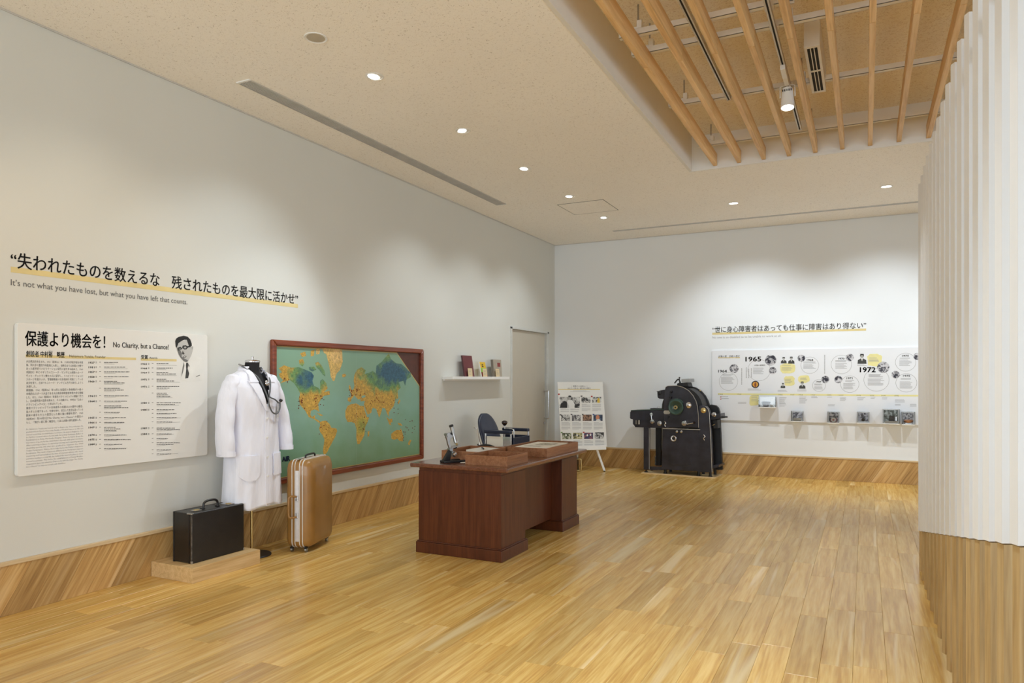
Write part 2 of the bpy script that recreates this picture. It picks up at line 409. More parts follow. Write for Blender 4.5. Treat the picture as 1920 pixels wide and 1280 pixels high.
cand = sorted([(seen(q[0], q[1]), q) for q in cells if seen(q[0], q[1])], key=lambda t: t[0])
near = set(q for d, q in cand[:296])
rest = MB()
for q in cells:
    cx, cy, ln = q
    if q in near:
        me = full
        if abs(ln - PL) > 1e-4: me = plank_mesh(PW, ln).mesh('plank'); me.materials.append(M['floor'])
        o = bpy.data.objects.new('plank', me); COL.objects.link(o); o.parent = floor; o.location = (cx, cy, 0)
    else:
        pm = plank_mesh(PW, ln); i = len(rest.v)
        rest.v += [(a + cx, b + cy, z) for a, b, z in pm.v]; rest.f += [[i + k for k in f] for f in pm.f]
rest.build('far_planks', M['floor'], floor, kind='stuff')

DY0, DY1, DZ = 9.14, 10.50, 2.147                       # door opening in the left wall
wl = MB()
wl.box(-.12, 0, YR, DY0, -.05, CEIL + .05).box(-.12, 0, DY1, DEP, -.05, CEIL + .05).box(-.12, 0, DY0, DY1, DZ, CEIL + .05)
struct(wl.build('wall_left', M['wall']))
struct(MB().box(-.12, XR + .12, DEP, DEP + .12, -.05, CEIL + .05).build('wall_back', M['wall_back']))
wr = MB()
wins_r = [(-3.4, -0.4), (0.0, 3.0), (3.4, 6.4), (6.8, 9.8)]
wr.box(XR, XR + .15, YR, DEP, -.05, 0.30).box(XR, XR + .15, YR, DEP, 2.45, CEIL + .05)
ys = [YR] + [v for p in wins_r for v in p] + [DEP]
for k in range(0, len(ys), 2): wr.box(XR, XR + .15, ys[k], ys[k + 1], 0.30, 2.45)
struct(wr.build('wall_right', M['wall']))
wb = MB(); wins_b = [(1.0, 3.9), (4.4, 7.4)]
wb.box(-.12, XR + .12, YR - .15, YR, -.05, 0.45).box(-.12, XR + .12, YR - .15, YR, 3.25, CEIL + .05)
xs = [-.12] + [v for p in wins_b for v in p] + [XR + .12]
for k in range(0, len(xs), 2): wb.box(xs[k], xs[k + 1], YR - .15, YR, 0.45, 3.25)
struct(wb.build('wall_rear', M['wall']))
wn = 0
for a, b in wins_r:
    wn += 1; fr = MB()
    for y0, y1 in ((a, a + .06), (b - .06, b), ((a + b) / 2 - .03, (a + b) / 2 + .03)): fr.box(XR + .04, XR + .10, y0, y1, .30, 2.45)
    fr.box(XR + .04, XR + .10, a, b, .30, .36).box(XR + .04, XR + .10, a, b, 2.39, 2.45)
    f = struct(fr.build('window_%d' % wn, M['white'])); MB().box(XR + .065, XR + .075, a, b, .30, 2.45).build('pane', M['glass'], f)
for a, b in wins_b:
    wn += 1; fr = MB()
    for x0, x1 in ((a, a + .06), (b - .06, b), ((a + b) / 2 - .03, (a + b) / 2 + .03)): fr.box(x0, x1, YR - .1, YR - .04, .45, 3.25)
    fr.box(a, b, YR - .1, YR - .04, .45, .51).box(a, b, YR - .1, YR - .04, 3.19, 3.25)
    f = struct(fr.build('window_%d' % wn, M['white'])); MB().box(a, b, YR - .075, YR - .065, .45, 3.25).build('pane', M['glass'], f)

OX0, OX1, OY0, OY1 = 2.928, 5.58, -1.2, 7.552            # the open coffer in the ceiling
UP = 3.945
ce = MB(); t = CEIL + .04
q_ = .03
ce.box(-.12, OX0 - q_, YR - .1, DEP + .1, CEIL, t).box(OX1 + q_, XR + .12, YR - .1, DEP + .1, CEIL, t)
ce.box(OX0 - q_, OX1 + q_, OY1 + q_, DEP + .1, CEIL, t).box(OX0 - q_, OX1 + q_, YR - .1, OY0 - q_, CEIL, t)
struct(ce.build('ceiling', M['ceil']))
struct(MB().box(OX0 - .1, OX1 + .1, OY0 - .1, OY1 + .1, UP, UP + .05).build('ceiling_upper', M['ceil_up']))
fz0 = CEIL - 0.003
n = 0
for b in ((OX0 - .03, OX0, OY0, OY1, fz0, UP), (OX1, OX1 + .03, OY0, OY1, fz0, UP), (OX0 - .03, OX1 + .03, OY1, OY1 + .03, fz0, UP), (OX0 - .03, OX1 + .03, OY0 - .03, OY0, fz0, UP)):
    n += 1; struct(MB().box(*b).build('trim_%d' % n, M['fascia'] if n != 3 else M['white']))
struct(MB().box(OX0, OX1, OY1 - .010, OY1 - .0005, CEIL - .008, CEIL + .010).build('trim_5', M['white']))       # bright lip on the far edge
struct(MB().box(0, .008, YR, DEP, CEIL - .010, CEIL).build('trim_6', M['alum']))
struct(MB().box(0, XR, DEP - .008, DEP, CEIL - .010, CEIL).build('trim_7', M['alum']))

# skirting: leaning boards under a thin cap
SK_H, SK_T, SLANT, PITCH = 0.295, 0.026, R(58), 0.172
def clip(poly, lo, hi):
    for sgn, lim in ((1, lo), (-1, hi)):
        out = []
        for i in range(len(poly)):
            a = poly[i]; b = poly[(i + 1) % len(poly)]; da = (a[0] - lim) * sgn; db = (b[0] - lim) * sgn
            if da >= 0: out.append(a)
            if da * db < 0: t = da / (da - db); out.append((a[0] + (b[0] - a[0]) * t, a[1] + (b[1] - a[1]) * t))
        poly = out
        if len(poly) < 3: return []
    return poly
sk_full = {}
def skirting(name, frm, u_lo, u_hi, capmat):
    root = struct(MB().box(u_lo, u_hi, 0, SK_H, 0, SK_T - .008).build(name, M['groove'])); root.matrix_world = frm
    MB().box(u_lo, u_hi, SK_H, SK_H + .022, 0, SK_T + .006).build('cap', capmat, root, bevel=.002)
    k = SK_H / math.tan(SLANT); u = u_lo - k - (u_lo % PITCH)
    ca, sa = math.cos(SLANT), math.sin(SLANT)
    while u < u_hi:
        g = .0009
        p = [(u + g, 0.001), (u + PITCH - g, 0.001), (u + PITCH - g + k, SK_H - .001), (u + g + k, SK_H - .001)]
        q = clip(p, u_lo, u_hi)
        if q:
            whole = len(q) == 4 and abs(q[0][0] - p[0][0]) < 1e-6 and abs(q[2][0] - p[2][0]) < 1e-6
            me = sk_full.get('m') if whole else None
            if me is None:
                loc = [((a - u) * sa - b * ca, (a - u) * ca + b * sa) for a, b in q]
                me = MB().prism(loc, SK_T - .009, SK_T).mesh('board'); me.materials.append(M['skirt'])
                if whole: sk_full['m'] = me
            o = bpy.data.objects.new('board', me); COL.objects.link(o); o.parent = root
            o.matrix_local = Matrix(((sa, ca, 0, u), (-ca, sa, 0, 0), (0, 0, 1, 0), (0, 0, 0, 1)))
        u += PITCH
    return root
skirting('baseboard_left', on_left(0, 0), 0.2, DY0 - .05, M['trim'])
skirting('baseboard_corner', on_left(0, 0), DY1 + .02, DEP, M['trim'])
skirting('baseboard_back', on_back(0, 0), 0.0, 6.6, M['trim'])

# door in the left wall
d = struct(MB().box(-.065, -.025, DY0 + .045, DY1 - .075, 0.006, DZ - .03).build('door_1', M['door'], bevel=.002))
hm = MB().tube(bez([(-.024, 10.385, 1.20), (.045, 10.385, 1.20), (.055, 10.385, 1.17), (.055, 10.385, .80), (.045, 10.385, .77), (-.024, 10.385, .77)], 6), .011, 12)
hm.build('handle', M['chrome'], d, smooth=True)
MB().cyl((-.025, 10.385, .695), (-.012, 10.385, .695), .020, n=20).build('lock', M['chrome'], d, smooth=True)
MB().box(-.024, -.020, DY1 - .092, DY1 - .078, 0.01, DZ - .03).build('edge_strip', M['jamb'], d)
jm = MB().box(-.08, .014, DY0, DY0 + .04, 0, DZ).box(-.08, .014, DY1 - .055, DY1, 0, DZ).box(-.08, .014, DY0, DY1, DZ - .028, DZ + .004)
struct(jm.build('trim_8', M['jamb'], bevel=.002))
struct(MB().box(-.12, -.09, DY0, DY1, 0, DZ).build('trim_9', M['wall']))

# ------------------------------------------------------------------ ceiling coffer: beams, channels, tracks
BX0, BDX = 3.170, 0.2393
for i in range(10):
    bx = BX0 + i * BDX
    lab = ORD[i] + ' timber beam from the left in the open ceiling coffer' if i < 9 else 'timber ceiling beam hidden behind the white louver fins'
    b = thing('ceiling_beam', lab, 'beam', (bx, 4.945, 3.605), group='timber beams in the ceiling coffer')
    MB().box(-.019, .019, 0.0025, OY1 - 4.945 - .002, 0, .124).build('beam_length', M['beam'], b, bevel=.0025)
    MB().box(-.019, .019, OY0 - 4.945 + .01, -.0025, 0, .124).build('beam_length', M['beam'], b, bevel=.0025)
chan_lab = ['white steel channel nearest the camera above the beams', 'white steel channel just behind the nearest one', 'white steel channel crossing by the spotlight', 'white steel channel close to the far end of the coffer']
CH = [(4.72, 0), (5.01, 1), (6.09, 2), (7.27, 3)]
for yy, k in CH:
    b = thing('steel_channel', chan_lab[k], 'channel', (3.05, yy, 3.732), group='white channels carrying the beams')
    e1 = OX1 - 3.05 - .02
    for c0, c1 in (((0, 1.12), (1.234, e1)) if k in (0, 2) else ((0, e1),)):     # interrupted where a duct comes down
        MB().box(c0, c1, -.022, .022, 0, .003).box(c0, c1, -.022, -.019, 0, .041).box(c0, c1, .019, .022, 0, .041).build('channel_profile', M['white'], b)
    for hx in (0.13, 1.06, 2.2):
        MB().cyl((hx, 0, .035), (hx, 0, UP - 3.732), .006, n=10).build('hanger_rod', M['steel'], b, smooth=True)
        MB().box(hx - .03, hx + .03, -.028, .028, .040, .052).box(hx - .004, hx + .03, -.026, .026, .05, .095).build('bracket', M['white'], b, bevel=.002)
        MB().cyl((hx, 0, .052), (hx, 0, .066), .014, n=6).build('nut', M['steel'], b)
tr_lab = ['dark lighting track between the second and third beams', 'dark lighting track that carries the spotlight']
for k, (tx, y0, y1) in enumerate(((3.56, -1.0, 6.05), (4.024, -1.0, 7.06))):
    b = thing('lighting_track', tr_lab[k], 'track', (tx, 0, 3.690), group='lighting tracks in the coffer')
    tm = MB().box(-.016, .016, y0, y1, .012, .034).box(-.016, -.006, y0, y1, 0, .012).box(.006, .016, y0, y1, 0, .012)
    tm.build('track_profile', M['alum'], b)
    MB().box(-.006, .006, y0, y1, .006, .0115).build('track_groove', M['dark'], b)
    for yy in (4.72, 5.01, 6.0):
        MB().box(-.030, .030, yy - .03, yy + .03, .030, .0415).build('clip', M['white'], b, bevel=.002)
# spotlight on the second track
sp = thing('track_spotlight', 'white cylindrical track spotlight hanging lit in the ceiling coffer', 'spotlight', (4.024, 5.95, 3.690))
MB().box(-.018, .018, -.42, -.24, -.035, .002).build('adapter', M['white'], sp, bevel=.003)
MB().box(-.017, .017, -.245, -.09, -.034, -.002).build('driver_box', M['paper'], sp, bevel=.003)
ax = Vector((.01, -.10, -.55)).normalized(); o0 = Vector((0, -.06, -.045))
MB().lathe([(.024, 0), (.040, .004), (.042, .02), (.049, .155), (.050, .16), (.045, .160), (.040, .135)], o0, ax, 28).build('lamp_body', M['white'], sp, smooth=True)
MB().lathe([(.0, .150), (.043, .150)], o0, ax, 28).build('lens', M['lamp'], sp)
MB().tube([o0 + ax * .07 + Vector((-.054, 0, 0)), o0 + Vector((-.054, 0, .02)), o0 + Vector((0, 0, .032)), o0 + Vector((.054, 0, .02)), o0 + ax * .07 + Vector((.054, 0, 0))], .004, 8).build('yoke', M['white'], sp, smooth=True)
for k in range(5): MB().cyl(o0 + ax * .018 + Vector((-.03 + .015 * k, -.042, 0)), o0 + ax * .034 + Vector((-.03 + .015 * k, -.043, 0)), .0035, n=8).build('vent_slot', M['dark'], sp)
def spot(name, parent, loc, aim, energy, ang, col, blend=0.5, rad=0.045):
    l = bpy.data.lights.new(name, 'SPOT'); l.energy = energy; l.spot_size = R(ang); l.spot_blend = blend; l.color = col; l.shadow_soft_size = rad
    o = bpy.data.objects.new(name, l); COL.objects.link(o); o.parent = parent; o.location = loc
    o.rotation_euler = Vector(aim).to_track_quat('-Z', 'Y').to_euler()
    return o
WARM = (1.0, 0.90, 0.76); NEUT = (0.87, 0.95, 1.0)
spot('spot_light', sp, o0 + ax * .175, ax, 105, 84, NEUT, 0.9)
TS = [sp]
# copies of the spotlight, added out of view to brighten the floor
for tx, ty, lab in ((4.024, 2.6, 'track spotlight above the picture nearest the middle of room'), (3.56, 3.2, 'track spotlight above the picture on the left track')):
    c_ = copy_tree(sp); c_.location = (tx, ty, 3.690); c_['label'] = lab; c_['group'] = 'track spotlights'
sp['group'] = 'track spotlights'
# supply duct with a slot grille
du = thing('air_diffuser', 'white air duct box with dark slotted grille in the coffer', 'vent', (4.227, 5.87, 3.735))
MB().box(-.052, .052, -.45, .45, .006, UP - 3.735).build('duct_box', M['white'], du, bevel=.003)
fm = MB().box(-.052, -.034, -.45, .45, 0, .006).box(.034, .052, -.45, .45, 0, .006).box(-.034, .034, -.45, -.42, 0, .006).box(-.034, .034, .42, .45, 0, .006).box(-.034, .034, -.012, .012, 0, .006)
fm.build('grille_frame', M['white'], du)
MB().box(-.034, .034, -.42, .42, .0045, .0059).build('grille_opening', M['dark'], du)
for k in (-.0115, .0115): MB().box(k - .003, k + .003, -.42, .42, .001, .0044).build('grille_bar', M['white'], du)
du2 = thing('supply_duct', 'plain white duct near the front of the ceiling coffer', 'duct', (4.227, 4.55, 3.80))
MB().box(-.055, .055, -.30, .30, 0, UP - 3.80).build('duct_box', M['white'], du2, bevel=.003)

# ------------------------------------------------------------------ flat ceiling fittings
def downlight(x, y, lab, aim, energy, col, ang=95, on=True):
    d = thing('downlight', lab, 'light', (x, y, CEIL), group='recessed downlights')
    MB().lathe([(.066, -.001), (.068, -.004), (.060, -.006), (.054, -.003), (.054, .002)], n=32).build('trim_ring', M['white'], d, smooth=True)
    MB().lathe([(.0535, -.0012), (.0535, -.0025), (.0, -.0025)], n=32).build('reflector', M['white'], d)
    a = Vector((aim[0], aim[1], 0)).normalized(); side = Vector((a.y, -a.x, 0)); m = MB()
    i = 0
    pts = []
    for k in range(25):
        t = 2 * math.pi * k / 24; pts.append(a * (.037 * math.cos(t) + .008) + side * (.050 * math.sin(t)))
    m.v = [(p.x, p.y, -.0035) for p in pts[:24]]; m.f = [list(range(24))]
    m.build('lens', M['lamp'], d)
    m2 = MB().tube([a * .046 + side * .048 * s + Vector((0, 0, -.004)) for s in (-.5, 0, .5)], .0018, 6)
    m2.build('baffle', M['alum'], d)
    spot('downlight_beam', d, (a.x * .01, a.y * .01, -.03), aim, energy, ang, col, 0.85, .032)
LX = 1.388
labs = ['recessed downlight off the frame above the speaker', 'recessed downlight nearest the round ceiling speaker', 'recessed downlight second from the round ceiling speaker', 'recessed downlight third from the round ceiling speaker', 'recessed downlight right before the ceiling access hatch', 'recessed downlight beyond the ceiling access hatch']  # the first one is unseen, added to light the left wall
for k, y in enumerate((2.91, 4.164, 5.423, 6.690, 7.950, 9.205)):
    aim_, en_, an_ = ((-.50, -.47, -1), 85, 56) if k == 2 else ((-.48, 0, -1), E_DOWN * (.7 if k == 0 else 1.08), 92)     # the third is turned onto the coat
    downlight(LX, y, labs[k], aim_, en_, NEUT if k else (1.0, .86, .66), an_)
downlight(LX, 1.65, 'warm recessed downlight behind the left edge of view', (-.62, 0.25, -1), 13, (1.0, 0.62, 0.28), 66)  # added lamp, makes the warm patch on the near left wall
downlight(3.092, 9.167, 'recessed downlight above the timeline near the corner side', (0, .52, -1), E_BACK, NEUT, 100)
downlight(4.780, 9.139, 'recessed downlight above the timeline beside the louver fins', (0, .52, -1), E_BACK, NEUT, 100)
downlight(6.45, 9.139, 'recessed downlight hidden behind the louver fins', (0, .52, -1), E_BACK, NEUT, 100)
spk = thing('ceiling_speaker', 'round beige ceiling speaker grille in the white ceiling', 'speaker', (1.410, 3.525, CEIL))
MB().lathe([(.072, 0), (.074, -.003), (.070, -.006), (.067, -.004)], n=36).build('rim', M['white'], spk, smooth=True)
MB().lathe([(.0675, -.001), (.0675, -.0035), (.03, -.0055), (0, -.006)], n=36).build('grille', M['speaker'], spk, smooth=True)
sd = thing('slot_diffuser', 'long grey slotted linear air diffuser beside the left wall', 'vent', (.4755, 5.87, CEIL))
MB().box(-.062, .062, -2.06, 2.06, -.0012, -.0002).build('slot_bed', M['slot'], sd)
for s in (-1, 1):
    MB().box(s * .0595 - .0035, s * .0595 + .0035, -2.06, 2.06, -.008, -.0012).build('side_rail', M['alum'], sd)
    MB().box(-.066, .066, s * 2.068 - .009, s * 2.068 + .009, -.008, -.0002).build('end_cap', M['white'], sd)
for k in range(6): MB().box(-.0440 + k * .0176 - .0052, -.0440 + k * .0176 + .0052, -2.06, 2.06, -.007, -.0013).build('slat', M['alum'], sd)
for y in (-1.02, .03, 1.06): MB().box(-.056, .056, y - .006, y + .006, -.0075, -.0072).build('joint_bar', M['alum'], sd)
s2 = thing('curtain_slot', 'thin grey linear slot in the ceiling along the back wall', 'vent', (3.9, 10.098, CEIL))
MB().box(-2.68, 2.68, -.018, .018, -.0012, -.0002).build('slot_bed', M['slot'], s2)
for s in (-1, 1): MB().box(-2.68, 2.68, s * .019 - .005, s * .019 + .005, -.009, -.0002).build('side_rail', M['alum'], s2)
ha = thing('access_hatch', 'square access hatch outline in the ceiling near the corner', 'hatch', (1.397, 8.567, CEIL))
MB().box(-.297, .297, -.297, .297, -.0030, -.0002).build('panel', M['ceil'], ha)
for a, b, c_, d_ in ((-.304, .304, -.304, -.298), (-.304, .304, .298, .304), (-.304, -.298, -.298, .298), (.298, .304, -.298, .298)):
    MB().box(a, b, c_, d_, -.0036, -.0002).build('frame_bar', M['slot'], ha)

# ------------------------------------------------------------------ louver screen on the right
ls = thing('louver_screen', 'tall screen of white vertical fins with diagonal wooden lower part', 'partition', (4.92, 3.0, 0))
FT, FD, FA = 0.033, 0.115, R(24)
wdv = Vector((math.cos(FA), math.sin(FA))); ndv = Vector((math.sin(FA), -math.cos(FA)))
def finpoly(off):                                         # near-left corner at the origin; narrow end faces the room
    a = Vector((0, 0)); pts = [a, a + wdv * FD, a + wdv * FD - ndv * FT, a - ndv * FT]
    cen = sum(pts, Vector((0, 0))) / 4
    return [tuple(p + (cen - p).normalized() * off) for p in pts]
for k in range(-13, 12):
    y = 3.233 + .2440 * k - 3.0
    zb = .266 + .1815 * (6.09 - (y + 3.0))
    o = MB().prism([(p[0] + .002, p[1] + y) for p in finpoly(0)], zb, 2.812).build('fin', M['fin'], ls, bevel=.0015)
    MB().prism([(p[0] + .002, p[1] + y) for p in finpoly(.007)], 0.0, zb - .004).build('wood_base', M['finwood'], o)
MB().box(.055, .085, -3.1, 2.92, 2.60, 2.655).build('tie_rail', M['fin'], ls)
MB().box(.055, .085, -3.1, 2.92, .02, .06).build('floor_rail', M['finwood'], ls)
# ------------------------------------------------------------------ lettering on the left wall
L0 = LW(20, 504.7); ql = thing('wall_lettering', 'large Japanese quotation lettered over yellow underline on left wall', 'lettering', mtx=on_left(L0[0], 2.04, .0006))
qlen = LW(558.4, 572.5)[0] - L0[0]
h1 = LW(299, 530)[0] - L0[0]; h2 = LW(322, 533)[0] - L0[0]
text('headline', '“失われたものを数えるな', M['ink'], ql, 0, .030, .104, .0010, width=h1, fat=.0013, res=3)
text('headline', '残されたものを最大限に活かせ”', M['ink'], ql, h2, .030, .104, .0010, width=qlen - h2, fat=.0013, res=3)
MB().rect(0.0, qlen, -.006, .028, .0003).build('underline', M['yellow'], ql, flat=True)
a = LW(20, 527)[0] - L0[0]; b = LW(351, 562)[0] - L0[0]
text('subline', 'It’s not what you have lost, but what you have left that counts.', M['ink2'], ql, a, -.083, .052, .0010, width=b - a, res=3)

# ------------------------------------------------------------------ founder panel
PX0, PY0, PW_, PH_ = 2.488, .813, 1.370, .922
pt = .034
fp = thing('founder_panel', 'white wall panel with portrait, biography and yellow heading bars', 'panel', mtx=on_left(PX0, PY0, 0))
MB().prism(rrect(0, PW_, 0, PH_, .018), .004, pt, 'z').build('panel_board', M['board'], fp, bevel=.002)
W0 = pt + .0006
def lp(px, py):
    p = LW(px, py, pt); return (p[0] - PX0, p[1] - PY0)
def ltext(name, body, m, px0, px1, py, size, **k):
    a = lp(px0, py); b = lp(px1, py)
    return text(name, body, m, fp, a[0], a[1], size, W0 + .0004, width=b[0] - a[0], **k)
ltext('title', '保護より機会を！', M['ink'], 47, 197, 645.5, .10, fat=.0016, res=3)
ltext('title_english', 'No Charity, but a Chance!', M['ink2'], 212, 316, 650.5, .050, fat=.0006, res=3)
def lrect(mb, px0, px1, pya, pyb, w=W0):
    a = lp(px0, pya); b = lp(px1, pya); c_ = lp(px0, pyb); return mb.rect(a[0], b[0], c_[1], a[1], w)
lrect(MB(), 48, 255, 664.5, 669.8).build('heading_bar', M['yellow'], fp, flat=True)
lrect(MB(), 264, 331, 671.2, 675.8).build('heading_bar', M['yellow'], fp, flat=True)
ltext('heading', '創設者 中村裕　略歴', M['ink'], 49, 121, 667.5, .040, fat=.0006)
ltext('heading_english', 'Nakamura Yutaka, Founder', M['ink'], 130, 198, 669.5, .024)
ltext('heading', '受賞', M['ink'], 264.5, 277, 672.2, .032, fat=.0006)
ltext('heading_english', 'Awards', M['ink'], 280, 295, 672.2, .020)
ltext('heading_ruby', 'ゆたか', M['ink2'], 91, 99, 659, .008)
para = '''大分県別府市生まれ。1951（昭和26）年、九州大学医学部を卒業
後、同大学の整形外科医局に入局し、当時日本では未開の分野で
あった医学的リハビリテーション研究の道を歩み始めた。1960
（昭和35）年にイギリスのストーク・マンデビル病院のルード
ヴィヒ・グットマン博士の元に留学し、リハビリテーションに
スポーツを取り入れ、脊髄損傷者の社会復帰を可能にしている
状況を見て、日本でもストーク・マンデビル方式を実行しようと
決意した。
帰国後、1961（昭和36）年10月に全国初の身体障がい者の
本格的なスポーツ大会である大分県身体障害者体育大会を開催
した。また、1964（昭和39）年東京パラリンピックの開催に尽力
し、日本選手団の団長を務めた。その功績から、中村は「日本の
パラリンピックの父」と呼ばれている。
東京パラリンピックでの日本選手の成績は21か国中13番目、
金メダルは1個であった。仕事を持ち、自立した生活を送っている
欧米の選手たちとの歴然とした差に強い衝撃を受け、1965
（昭和40）年10月5日“No Charity, but a Chance!”の理念の
もと、「障がい者に働く機会を」と訴え太陽の家を創設した。'''.split('\n')
a = lp(49, 679.2); e = lp(49, 794.0); wd = lp(155.5, 679)[0] - a[0]; st = (a[1] - e[1]) / 17
full_ = max(len(s) for s in para)
for i, s in enumerate(para):
    short = i in (7, 12, 17)
    text('biography_line', s, M['ink2'], fp, a[0], a[1] - i * st, .0165, W0 + .0004, width=wd * (len(s) / 29.0 if short else 1.0), res=1)
eng = '''Dr. Nakamura Yutaka was born in 1927 in Beppu city, Oita prefecture. He
graduated from Kyushu University, Faculty of Medical Sciences in 1951 and
started researching on rehabilitation techniques. He went to England in 1960
for further research where he met with Sir Ludwig Guttmann (Father of
Paralympics) in Stoke Mandeville Hospital. There he learnt about the
importance of sports for the rehabilitation of people with spinal cord injury.
After returning to Japan, he started promoting and organizing various
disability sports. He was also pushed to organize the 1964
Tokyo Paralympics. Hence, he is regarded as the Father of Japanese
Paralympics. The result of Japanese athletes at the Paralympics was not
convincing and learned about the lives of overseas athletes who work
and were leading a normal life, he realized the need of a place to work
instead as patients. This led to the establishment of Sunny Welfare
Organization Japan Sun Industries (Taiyo-no-Ie) with the slogan "No Charity,
but a Chance!" to empower people with disabilities.'''.split('\n')
a = lp(49, 806.0); e = lp(49, 876.5); st = (a[1] - e[1]) / 14
for i, s in enumerate(eng):
    text('biography_line', s, M['ink3'], fp, a[0], a[1] - i * st, .0125, W0 + .0004, width=wd * (.68 if i == 14 else 1.0), res=1)
def row(col_px, py, year, lines, dash, rng):
    """one entry of the chronology: year, then its small lines of print"""
    if year: ltext('year', year, M['ink'], col_px, col_px + 11, py + 2.0, .017, fat=.0006, res=1)
    g = MB()
    if dash:
        lrect(g, col_px + 13, col_px + 15.5, py - 1.2, py - .4); lrect(g, col_px + 13, col_px + 15.5, py + .6, py + 1.4)
    lrect(g, col_px + 20, col_px + 23, py - .9, py - .1)
    y = py
    for k in range(lines):
        x = col_px + 29; x1 = col_px + 29 + rng.uniform(18, 52)
        while x < x1:
            ln = rng.uniform(1.2, 5.5); lrect(g, x, min(x + ln, x1), y - .75, y + .55); x += ln + rng.uniform(.3, 1.0)
        y += 3.1
    lrect(g, col_px + 29, col_px + 29 + rng.uniform(15, 46), y - .7, y - .35)
    g.build('entry_print', M['ink2'], fp, flat=True, kind='stuff')
rg = random.Random(3)
for y, yr, ln in ((679.3, '1927', 1), (688, '1951', 1), (697, '1957', 1), (706, '1958', 1), (714.7, '1960', 2), (728, '', 2), (742, '1961', 1), (752, '1964', 1), (761, '', 2), (773, '', 1), (783, '1965', 1), (792, '1966', 1), (801, '1969', 3), (815.5, '1974', 1), (824, '1975', 1), (833, '1984', 1), (841, '', 1)):
    row(166, y, yr, ln, bool(yr), rg)
for y, yr, ln in ((681.6, '1965', 1), (690, '1968', 1), (698, '1969', 2), (711, '1972', 2), (724.4, '1976', 2), (737, '', 3), (755, '1980', 2), (768, '1981', 1), (775, '', 1), (783, '', 1), (791, '', 1), (802.5, '1983', 2), (813.5, '1984', 1), (822, '', 1), (830, '', 2), (843.5, '', 1), (851, '', 1)):
    row(264.5, y, yr, ln, bool(yr), rg)
# portrait print
def pz(x, y): return lp(310 + x / 10.667, 610 + y / 10.667)
G = {}
for n_, v_ in (('g05', .012), ('g2', .05), ('g4', .16), ('g6', .36), ('g7', .50), ('g8', .66)): G[n_] = mat('print_' + n_, (v_, v_, v_ * .97, 1), .6, var=.03)
def pp(name, pts, m, lay): MB().poly([pz(*p) for p in pts], W0 + .0002 * lay).build(name, m, fp, flat=True)
pp('portrait_jacket', [(300, 1090), (330, 700), (420, 740), (545, 590), (640, 620), (765, 665), (765, 1100), (520, 1130)], mat('print_jacket', (.74, .74, .71, 1), .6), 1)
pp('portrait_shirt', [(345, 730), (440, 750), (500, 700), (495, 830), (470, 1000), (410, 1020), (370, 860)], M['board'], 2)
pp('portrait_tie', [(415, 745), (450, 740), (462, 790), (445, 860), (475, 960), (455, 1050), (395, 1060), (415, 870), (408, 800)], G['g2'], 3)
pp('portrait_lapel', [(345, 830), (368, 720), (380, 800), (350, 940), (315, 1030)], G['g4'], 3)
pp('portrait_lapel', [(445, 745), (490, 810), (470, 830), (440, 770)], G['g6'], 3)
pp('portrait_pocket', [(610, 1018), (685, 985), (692, 998), (618, 1030)], G['g4'], 2)
pp('portrait_face', [(222, 440), (255, 360), (300, 325), (420, 280), (455, 330), (525, 410), (555, 420), (552, 480), (530, 560), (512, 610), (455, 715), (415, 735), (370, 715), (310, 650), (270, 590), (235, 500)], G['g7'], 3)
pp('portrait_shadow', [(235, 480), (300, 500), (330, 560), (322, 620), (380, 660), (440, 690), (455, 715), (415, 735), (370, 715), (310, 650), (270, 590)], G['g4'], 4)
pp('portrait_hair', [(195, 310), (215, 260), (270, 225), (365, 205), (440, 222), (495, 275), (525, 360), (528, 405), (470, 420), (455, 370), (425, 285), (370, 285), (300, 325), (258, 355), (225, 450), (205, 420)], G['g05'], 4)
pp('portrait_glasses', [(235, 445), (300, 425), (330, 455), (345, 400), (410, 395), (440, 415), (505, 400), (508, 430), (450, 440), (420, 478), (370, 478), (345, 452), (320, 480), (260, 505), (240, 480)], G['g05'], 5)
pp('portrait_lens', [(262, 462), (305, 452), (312, 475), (270, 488)], G['g4'], 6)
pp('portrait_lens', [(362, 425), (415, 420), (418, 455), (380, 462)], G['g6'], 6)
pp('portrait_mouth', [(345, 625), (385, 600), (425, 615), (400, 640), (360, 645)], G['g2'], 5)
pp('portrait_teeth', [(360, 622), (400, 608), (405, 620), (370, 632)], G['g8'], 6)
pp('portrait_nose', [(330, 560), (345, 500), (365, 540), (385, 565), (350, 585)], G['g2'], 5)
pp('portrait_ear', [(522, 430), (552, 425), (545, 470), (525, 480)], G['g6'], 4)

# ------------------------------------------------------------------ framed world map
MY0, MY1, MZ0, MZ1 = 4.526, 6.845, .483, 1.735
mw, mh = MY1 - MY0, MZ1 - MZ0; ft, fw_ = .040, .050
mp_ = thing('world_map', 'large framed world map with green seas and yellow land', 'map', mtx=on_left(MY0, MZ0, .002))
def bar(name, pts): return MB().prism(pts, 0, ft, 'z').build(name, M['redframe'], mp_, bevel=.010, seg=3)
bar('frame_rail', [(0, mh), (fw_, mh - fw_), (mw - fw_, mh - fw_), (mw, mh)])
bar('frame_rail', [(0, 0), (mw, 0), (mw - fw_, fw_), (fw_, fw_)])
bar('frame_stile', [(0, 0), (fw_, fw_), (fw_, mh - fw_), (0, mh)])
bar('frame_stile', [(mw, 0), (mw, mh), (mw - fw_, mh - fw_), (mw - fw_, fw_)])
MB().box(fw_, mw - fw_, fw_, mh - fw_, .004, .012).build('backing_board', mat('map_backing', (0.085, .022, .012, 1), .4, var=.2, scale=12), mp_)
MW_ = .0128
def mz(x, y):
    p = LW(490 + x / 4.266, 620 + y / 4.266, .0148); return (p[0] - MY0, p[1] - MZ0)
